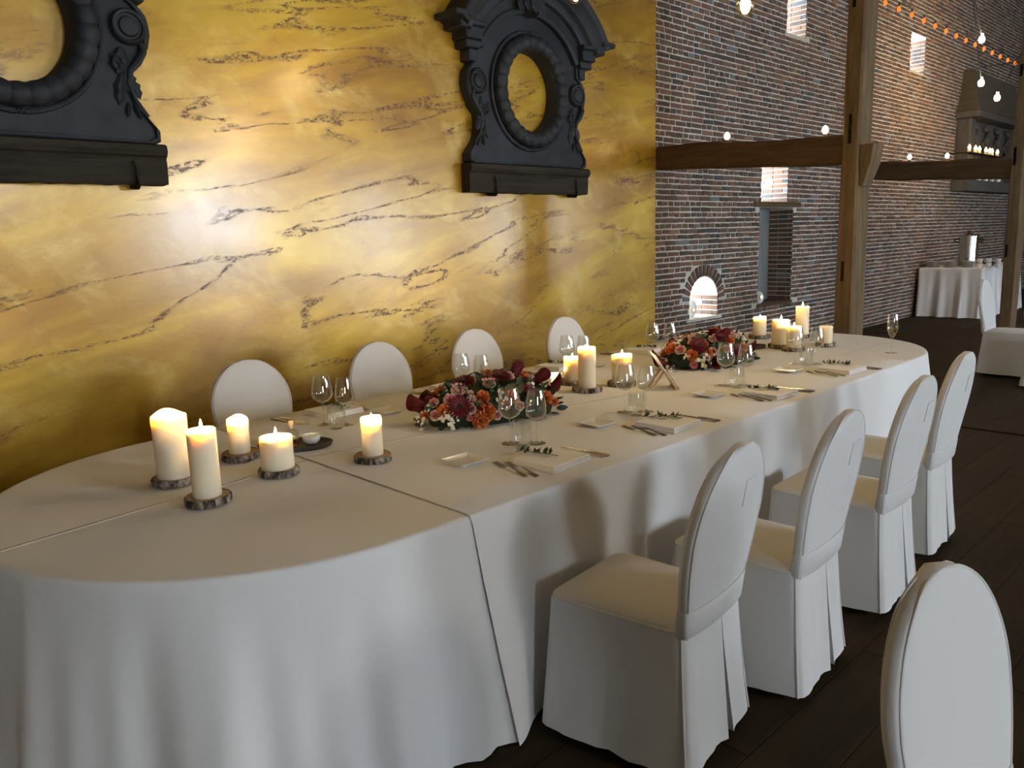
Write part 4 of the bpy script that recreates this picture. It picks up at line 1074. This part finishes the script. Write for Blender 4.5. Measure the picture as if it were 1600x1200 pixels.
A2 = [('orange', 1049, 546, .046), ('orange', 1081, 555, .042), ('orange', 1105, 552, .040), ('orange', 1100, 537, .030), ('peach', 1120, 518, .046), ('peach', 1041, 535, .046), ('peach', 1162, 542, .036), ('orange', 1140, 532, .036), ('orange', 1036, 552, .036),
      ('gerbera', 1091, 542, .062), ('gerbera', 1125, 530, .05), ('gerbera', 1150, 550, .05),
      ('calla', 1034, 568, .13), ('calla', 1114, 566, .12), ('calla', 1123, 526, .10), ('calla', 1041, 527, .09), ('calla', 1170, 548, .10), ('calla', 1108, 520, .09),
      ('pink', 1063, 547, .038), ('pink', 1066, 524, .036), ('pink', 1081, 535, .028), ('pink', 1114, 549, .030), ('tight', 1084, 570, .028), ('pink', 1113, 530, .030), ('blush', 1084, 527, .040), ('blush', 1145, 524, .036), ('pink', 1135, 545, .03),
      ('white', 1062, 535, .034), ('white', 1095, 522, .034), ('white', 1098, 564, .036), ('white', 1104, 560, .03), ('white', 1152, 523, .036), ('white', 1050, 576, .026), ('white', 1160, 530, .028), ('white', 1072, 556, .02),
      ('buds', 1098, 528, .034), ('buds', 1078, 518, .03), ('buds', 1140, 518, .034), ('buds', 1120, 540, .03)]
arrangement(4.335, 2.675, D2(-14), .375, .19, .205, A2, 'low arrangement of orange, pink and burgundy flowers beside the wooden card stand', 9, 120)

# ================================================================= LAMPS IN THE NICHES, BEAM LIGHTS, PENDANTS
def globe_lamp(loc, r, label, squash=1.15):
    t = thing('globe_lamp', label, 'lamp', loc, 0)
    prof = [(r*.45*1, .0)] + [(r*math.sin(PI*(.14 + .80*k/16)), r*squash*(1 - math.cos(PI*(.14 + .80*k/16))) - r*squash*.095) for k in range(17)]
    b = MB().lathe(prof, 28, cap=(1, 0)); b.build('shell', M['globe'], t)
    MB().lathe([(r*.52, -.004), (r*.50, .004), (r*.3, -.02), (0, -.03)], 24, ax='y').xf(Matrix.Translation((0, 0, 0))).xf(Matrix.Translation((-r*.35, -r*.80, r*1.15))).build('gilt_opening', M['gilt'], t)
    MB().lathe([(0, 0), (.008, .005), (.009, .014), (.004, .026), (0, .032)], 10, (-r*.35, -r*.86, r*1.05)).build('flame', M['flame'], t)
    return t
globe_lamp((9.43, WY + .10, .643), .072, 'white globe lantern with gilt opening on the sill of the door niche')
globe_lamp((7.88, WY + .12, .603), .075, 'white egg-shaped lantern standing in the arched niche', 1.5)
globe_lamp((9.36, WY + .10, 1.936), .050, 'small amber-lit lantern in the bright slit above the door niche')
def beam_light(x, y, z, label):
    t = thing('candle_bulb', label, 'lamp', (x, y, z), 0, 'small lights standing on the tie beams')
    MB().lathe([(.018, 0), (.018, .012), (.010, .016), (.010, .03), (0, .03)], 14, cap=(1, 0)).build('base', M['black'], t)
    MB().lathe([(.009, .028), (.024, .045), (.028, .062), (.022, .082), (.008, .098), (0, .102)], 16, cap=(1, 0)).build('bulb', M['bulb'], t)
def beam_top(y, zc0, zc1, h): return zc0 + (zc1-zc0)*(5.02-y)/1.99 + h/2 - .004
for x, y, zz, lab in ((7.10, 4.214, (2.357, 2.249, .242), 'small glowing bulb on the nearer tie beam, toward the gold wall'), (7.10, 3.234, (2.357, 2.249, .242), 'small glowing bulb on the nearer tie beam, next to the post'),
                      (12.30, 4.341, (2.405, 2.276, .262), 'small glowing bulb on the farther tie beam, toward the brick wall'), (12.30, 3.843, (2.405, 2.276, .262), 'small glowing bulb on the farther tie beam, mid span')):
    beam_light(x, y, beam_top(y, *zz), lab)
def pendant(x, y, z, label, watts=10, r=.047):
    t = thing('pendant_lamp', label, 'lamp', (x, y, z), 0, 'filament pendants over the long table')
    MB().lathe([(0, 0), (r*.5, .006), (r*.85, .026), (r, .056), (r*.9, .085), (r*.5, .115), (.016, .135), (.016, .15)], 24).build('bulb', M['amber'], t)
    fb = MB()
    for k in range(8):
        a = 2*PI*k/8; fb.tube([(.012*math.cos(a), .012*math.sin(a), .115), (.022*math.cos(a), .022*math.sin(a), .035), (.022*math.cos(a+.4), .022*math.sin(a+.4), .035), (.012*math.cos(a+.4), .012*math.sin(a+.4), .11)], .0016, 4)
    fb.build('filament', M['filament'], t)
    MB().lathe([(.018, .145), (.021, .15), (.021, .205), (.010, .22), (0, .22)], 16, cap=(1, 0)).build('socket', M['black'], t)
    MB().tube([(0, 0, .215), (0, 0, ZC - z + .01)], .004, 6).build('cord', M['black'], t)
    q = to_px((x, y, z + .06)); lname = 'pendant_light' if 0 <= q[0] <= 1600 and 0 <= q[1] <= 1200 else 'pendant_light_offscreen'
    ld = bpy.data.lights.new(lname, 'POINT'); ld.energy = watts; ld.color = (1.0, .80, .45); ld.shadow_soft_size = .03
    lo = bpy.data.objects.new(lname, ld); COL.objects.link(lo); lo.parent = t; lo.location = (0, 0, .06)
PEND_W = 52
pendant(3.78, 2.155, 2.63, 'filament bulb pendant hanging over the aisle side of the table middle', PEND_W)
pendant(3.83, 3.31, 2.95, 'filament bulb pendant hanging beside the arched dormer frame', PEND_W*.4)

# festoon of small orange bulbs in front of the brick wall
fs = thing('string_lights', 'string of small orange bulbs hung along the brick wall high up', 'string lights', (10.6, 4.3, 4.4), 0)
cab = [(10.0 + .44*k - 10.6 - .0, .0, .09 + .02*math.cos(k*PI)) for k in range(18)]
MB().tube(cab, .006, 6).build('cable', M['black'], fs)
bb = MB().lathe([(.012, .0), (.030, -.03), (.036, -.06), (.026, -.09), (0, -.105)], 12, cap=(1, 0)).mesh('bulb', M['bulbred']); sk = MB().lathe([(.017, 0), (.017, .055)], 10, cap=(1, 1)).mesh('socket', M['black'])
for k in range(15):
    x = 10.56 + .463*k - 10.6
    s_ = link('socket', sk, fs, (x, 0, .035)); s_.scale = (.72, .72, .72); link('bulb', bb, s_, (0, 0, 0))
for z_ in (10.0, 17.48):
    MB().tube([(z_ - 10.6, 0, .08), (z_ - 10.6, .70, .10)], .008, 6).build('hanger', M['black'], fs)
# bright bulbs on tilted cords
def cord_bulb(px, py, y, ctop, label):
    d = ray_px(px, py); t0 = y/d.y; p = Vector((d.x*t0, y, CAM_H + d.z*t0)); d2 = ray_px(*ctop); t2 = y/d2.y; c2 = Vector((d2.x*t2, y, CAM_H + d2.z*t2))
    t = thing('festoon_bulb', label, 'lamp', p, 0, 'bright festoon bulbs by the far post'); u = (c2 - p); top_ = p + u*((ZC + .01 - p.z)/u.z) if u.z > .2 else c2
    MB().tube([u.normalized()*.06, top_ - p], .008, 6).build('cord', M['black'], t)
    MB().lathe([(0, -.05), (.03, -.04), (.045, -.005), (.035, .035), (.016, .055), (.016, .085), (0, .085)], 14).build('bulb', M['bulbhot'], t)
    ld = bpy.data.lights.new('festoon_light', 'POINT'); ld.energy = 34; ld.color = (1.0, .70, .36); ld.shadow_soft_size = .06
    lo = bpy.data.objects.new('festoon_light', ld); COL.objects.link(lo); lo.parent = t; lo.location = (0, -.10, 0)
cord_bulb(1534, 62, 3.9, (1525, 10), 'bright bulb on a cord, highest of the three by the far post')
cord_bulb(1533, 130, 3.9, (1528, 78), 'bright bulb on a cord hanging below the highest one')
cord_bulb(1558, 153, 3.9, (1582, 108), 'bright bulb on a slanting cord, lowest of the three by the far post')
# ================================================================= BAROQUE DORMER ON THE BRICK WALL
M['gable'] = wood_mat('grey_gable_paint', (.06, .056, .052), (.13, .12, .108), 'z', 1.0)
f3 = thing('dormer_gable', 'weathered wooden dormer with sloping roof and cut-out scrolls on the brick wall', 'wall ornament', (17.95, WY, 2.17), 0)
w3 = 1.55
MB().bevbox(-w3-.12, w3+.05, -.30, .0, 0, .20, .01).build('sill', M['gable'], f3, ang=30)
MB().bevbox(-w3, w3, -.12, .0, .20, 1.30, .01).build('panel', M['gable'], f3, ang=30)
for s in (-1, 1): MB().bevbox(min(s*w3, s*(w3-.28)), max(s*w3, s*(w3-.28)), -.24, -.10, .20, 1.30, .012).build('pilaster', M['gable'], f3, ang=30)
MB().bevbox(-w3-.1, w3+.1, -.40, .0, 1.30, 1.42, .015).build('cornice', M['gable'], f3, ang=30)
for k in range(4):
    x = -1.05 + .7*k
    MB().tube([(x-.10, -.16, 1.22), (x+.02, -.17, 1.16), (x+.06, -.17, 1.02), (x-.06, -.17, .90), (x-.09, -.17, .76), (x+.05, -.17, .64), (x+.12, -.16, .52)], [.035, .05, .055, .06, .055, .05, .03], 8).build('scroll', M['gable'], f3)
rl = [[(-w3-.1+i_, -.40+i_*.5, 1.42), (w3+.1-i_, -.40+i_*.5, 1.42), (w3+.1-i_, 0, 1.42), (-w3-.1+i_, 0, 1.42)] for i_ in (0,)]
loops = []
for h, dx, dy in ((0, 0, 0), (.12, .10, .06), (.30, .19, .13), (.52, .25, .19), (.74, .28, .22)):
    loops.append([(-w3-.1+dx, -.40+dy, 1.42+h), (w3+.1-dx, -.40+dy, 1.42+h), (w3+.1-dx, 0, 1.42+h), (-w3-.1+dx, 0, 1.42+h)])
MB().loft(loops, True, (1, 1)).build('roof', M['grey_roof'], f3, ang=25)
MB().bevbox(-1.2, 1.0, -.20, -.10, .24, .44, .008).build('balustrade_rail', M['gable'], f3, ang=30)
cupm = MB().lathe([(.03, 0), (.05, .02), (.055, .10), (.05, .11), (.045, .02), (0, .02)], 14, cap=(1, 0)).mesh('jar', M['globe'])
for k in range(4): tag(link('jar', cupm, None, (17.05 + .42*k, WY - .25, 2.369)), 'small white jar standing on the sill of the wooden dormer', 'jar', 'white jars on the dormer sill')
# iron candle rack in front of it
rk = thing('candle_rack', 'black iron wall rack carrying a row of small burning candles before the dormer', 'candle holder', (16.7, 4.6, 2.80), 0)
MB().box(-.95, .95, -.05, .05, 0, .02).build('shelf', M['iron'], rk, smooth=False)
for x in (-.9, .9): MB().tube([(x, 0, .01), (x, .39, .02)], .012, 6).build('arm', M['iron'], rk)
for i, (x, z) in enumerate(((15.85, 2.848), (16.2, 2.91), (16.43, 2.878), (16.815, 2.886), (17.05, 2.90), (17.2, 2.916), (17.54, 2.90))):
    t = thing('tealight', 'small burning candle in the row on the iron rack before the dormer', 'candle', (x, 4.6, 2.82), 0, 'candles on the iron rack')
    MB().lathe([(.03, 0), (.03, .05), (.025, .052), (0, .05)], 12, cap=(1, 0)).build('wax', M['wax'], t); MB().lathe([(0, 0), (.022, .012), (.028, .035), (.014, .07), (0, .09)], 12, (0, 0, .05)).build('flame', M['tealight'], t)

# ================================================================= BUFFET
bx0, bx1, by0, by1, bz = 14.75, 17.0, 3.94, 4.93, .845
def buffet():
    pts = []
    seq = [((bx0, by1), (bx0, by0), (-1, 0), 46), ((bx0, by0), (bx1, by0), (0, -1), 60), ((bx1, by0), (bx1, by1), (1, 0), 24), ((bx1, by1), (bx0, by1), (0, 1), 24)]
    s = 0
    for (xa, ya), (xb, yb), (nx, ny), n in seq:
        for k in range(n):
            t = k/n; x, y = xa+(xb-xa)*t, ya+(yb-ya)*t; pts.append((x, y, nx, ny, s + t*math.hypot(xb-xa, yb-ya)))
        s += math.hypot(xb-xa, yb-ya)
    loops = []
    for k, z in enumerate((bz, bz-.004, bz-.02, bz-.1, bz-.25, bz-.42, bz-.6, bz-.74, .012)):
        h = (bz-z)/bz; l = []
        for x, y, nx, ny, s in pts:
            o = 0 if k == 0 else .006 + .05*h + .05*h**.8*(math.sin(s*2*PI/.31) + .5*math.sin(s*2*PI/.17+1))*(0 if ny == 1 else 1)
            if ny == 1: o = min(o, .03)
            l.append((x + nx*o, y + ny*o, z))
        loops.append(l)
    b = MB().loft(loops, True, (1, 0)); b.f[-1] = tuple(range(len(pts)))
    return tag(b.build('buffet_cloth', M['satin'], ang=60, fix=False), 'white draped cloth over the buffet table against the brick wall', 'tablecloth')
M['satin'] = cloth_mat('satin_cloth', (.80, .79, .80), (), .4, .45)
buffet()
dp = MB().lathe([(.05, 0), (.06, .001), (.115, .012), (.117, .0135), (.11, .012), (.055, .005), (0, .004)], 24, cap=(1, 0)).mesh('dinner_plate', M['china'], ang=50)
for sx, sy in ((14.95, 4.78), (14.93, 4.50), (14.93, 4.22)):
    for k in range(10): tag(link('dinner_plate', dp, None, (sx, sy, bz + .0105*k)), 'white plate in the buffet stack ' + {4.78: 'touching the brick wall side', 4.50: 'between the two other plate stacks', 4.22: 'next to the coffee cups'}[sy], 'plate', 'stacked plates on the buffet')
cm = MB().lathe([(.028, 0), (.032, .002), (.046, .04), (.048, .075), (.045, .075), (.043, .04), (.028, .008), (0, .007)], 20, cap=(1, 0)); cm.tube([(.046, 0, .06), (.068, 0, .058), (.072, 0, .04), (.062, 0, .022), (.043, 0, .024)], .005, 6)
cmm = cm.mesh('cup', M['china'], ang=50)
for k in range(3):
    for j in range(2): tag(link('coffee_cup', cmm, None, (14.9 + .02*k, 4.04 - .13*k + .0, bz + .076*j), (0, 0, 2.2)), 'white coffee cup stacked at the buffet corner', 'cup', 'coffee cups on the buffet')
ur = thing('coffee_urn', 'tall polished steel coffee urn with black handles on the buffet', 'urn', (15.30, 4.34, bz), D2(190))
MB().lathe([(.17, 0), (.17, .03), (.155, .035), (.152, .06), (.152, .50), (.158, .505), (.158, .525), (.15, .53)], 36, cap=(1, 1)).build('body', M['chrome'], ur, ang=30)
MB().lathe([(.158, .525), (.15, .545), (.06, .565), (.02, .57)], 32).build('lid', M['chrome'], ur); MB().lathe([(.015, .568), (.03, .585), (.028, .61), (0, .615)], 14).build('lid_knob', M['black'], ur)
for s in (-1, 1): MB().tube([(0, s*.15, .47), (0, s*.21, .475), (0, s*.225, .46), (0, s*.21, .43), (0, s*.15, .42)], .014, 8).build('handle', M['black'], ur)
tp = MB().tube([(.15, 0, .10), (.20, 0, .10), (.215, 0, .08), (.215, 0, .05)], .013, 8); tp.tube([(.19, 0, .10), (.19, 0, .16)], .010, 8); tp.build('tap', M['black'], ur)
tag(MB().lathe([(.06, 0), (.10, .02), (.15, .07), (.145, .07), (.09, .025), (0, .015)], 28, cap=(1, 0)).build('bowl', M['black'], None, (15.6, 4.06, bz)), 'shallow black bowl on the buffet beside the urn', 'bowl')
gr = thing('floor_grate', 'dark iron floor grate at the foot of the brick wall', 'grate', (12.75, 4.5, 0), 0)
MB().box(-.55, .55, -.14, .14, 0, .006).build('frame', M['iron'], gr, smooth=False)
for k in range(18): MB().box(-.5 + .058*k, -.47 + .058*k, -.12, .12, .006, .011).build('bar', M['black'], gr, smooth=False)
